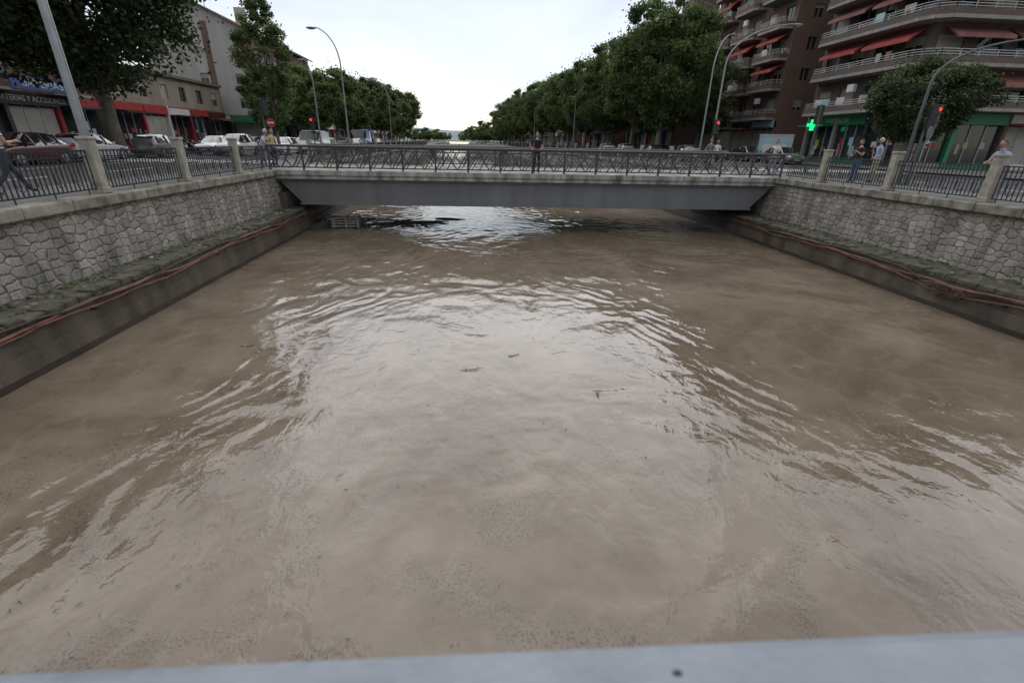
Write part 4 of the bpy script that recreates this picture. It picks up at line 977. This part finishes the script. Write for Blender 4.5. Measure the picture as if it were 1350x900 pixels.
# ---------------- world / light ----------------
w=bpy.data.worlds.new('World'); sc.world=w; w.use_nodes=True; nt=w.node_tree; N=nt.nodes; L=nt.links
bg=N['Background']; sky=N.new('ShaderNodeTexSky'); sky.sky_type='NISHITA'; sky.sun_disc=False
SEL=R_(42); SAZ=R_(4)
sky.sun_elevation=SEL; sky.sun_rotation=SAZ; sky.dust_density=.3; sky.air_density=1.0
L.new(sky.outputs[0],bg.inputs[0]); bg.inputs[1].default_value=.05
tc=N.new('ShaderNodeTexCoord')
dt=N.new('ShaderNodeVectorMath'); dt.operation='DOT_PRODUCT'; L.new(tc.outputs['Generated'],dt.inputs[0])
sd=(math.sin(SAZ)*math.cos(SEL),math.cos(SAZ)*math.cos(SEL),math.sin(SEL)); dt.inputs[1].default_value=sd
mr=N.new('ShaderNodeMapRange'); mr.interpolation_type='SMOOTHSTEP'; mr.inputs[1].default_value=-.3; mr.inputs[2].default_value=.7; mr.inputs[3].default_value=.48; mr.inputs[4].default_value=1.0; L.new(dt.outputs['Value'],mr.inputs[0])
sp=N.new('ShaderNodeSeparateXYZ'); L.new(tc.outputs['Generated'],sp.inputs[0])
zr=N.new('ShaderNodeValToRGB'); L.new(sp.outputs[2],zr.inputs[0])
def gv(v): return (v,v,v,1)
els=zr.color_ramp.elements; els[0].position=0; els[0].color=gv(.35); els[1].position=1; els[1].color=gv(.42)
for p,v in ((.12,.36),(.23,.32),(.31,.52),(.42,.98),(.58,1.0),(.72,.72)):
    e=els.new(p); e.color=gv(v)
n=N.new('ShaderNodeTexNoise'); n.inputs['Scale'].default_value=2.6; n.inputs['Detail'].default_value=7; n.inputs['Distortion'].default_value=.5
mp=N.new('ShaderNodeMapping'); mp.inputs['Scale'].default_value=(1,1,2.5); L.new(tc.outputs['Generated'],mp.inputs[0]); L.new(mp.outputs[0],n.inputs['Vector'])
mn=N.new('ShaderNodeMapRange'); mn.inputs[1].default_value=.3; mn.inputs[2].default_value=.7; mn.inputs[3].default_value=.8*1.9; mn.inputs[4].default_value=1.16*1.9; L.new(n.outputs['Fac'],mn.inputs[0])
mu=N.new('ShaderNodeMath'); mu.operation='MULTIPLY'; L.new(mr.outputs[0],mu.inputs[0]); L.new(mn.outputs[0],mu.inputs[1])
mu3=N.new('ShaderNodeMath'); mu3.operation='MULTIPLY'; L.new(mu.outputs[0],mu3.inputs[0]); L.new(zr.outputs[0],mu3.inputs[1])
b2=N.new('ShaderNodeBackground'); b2.inputs[0].default_value=(1,.985,.975,1); L.new(mu3.outputs[0],b2.inputs[1])
ad=N.new('ShaderNodeAddShader'); L.new(bg.outputs[0],ad.inputs[0]); L.new(b2.outputs[0],ad.inputs[1]); L.new(ad.outputs[0],N['World Output'].inputs['Surface'])
ld=bpy.data.lights.new('sun','SUN'); ld.energy=.55; ld.angle=R_(50); ld.color=(1,.97,.93); lo=bpy.data.objects.new('sun',ld); sc.collection.objects.link(lo)
lo.rotation_euler=Vector(sd).to_track_quat('Z','Y').to_euler()
sc.view_settings.view_transform='Standard'; sc.view_settings.look='None'; sc.view_settings.exposure=0

# ---------------- camera ----------------
F,yaw,pit,rol=607.3,.0838,.4097,.0199
s,c=math.sin(yaw),math.cos(yaw); S,C=math.sin(pit),math.cos(pit)
f=Vector((s*C,c*C,-S)); r=Vector((c,-s,0)); u=Vector((s*S,c*S,C))
r2=r*math.cos(rol)+u*math.sin(rol); u2=u*math.cos(rol)-r*math.sin(rol)
cd=bpy.data.cameras.new('camera'); cam=bpy.data.objects.new('camera',cd); sc.collection.objects.link(cam)
cam.matrix_world=Matrix(((r2.x,u2.x,-f.x,0),(r2.y,u2.y,-f.y,0),(r2.z,u2.z,-f.z,0),(0,0,0,1)))
cd.sensor_width=36; cd.lens=F/1350*36; cd.clip_start=.05; cd.clip_end=9000
cd.dof.use_dof=True; cd.dof.focus_distance=14; cd.dof.aperture_fstop=2.8
sc.camera=cam
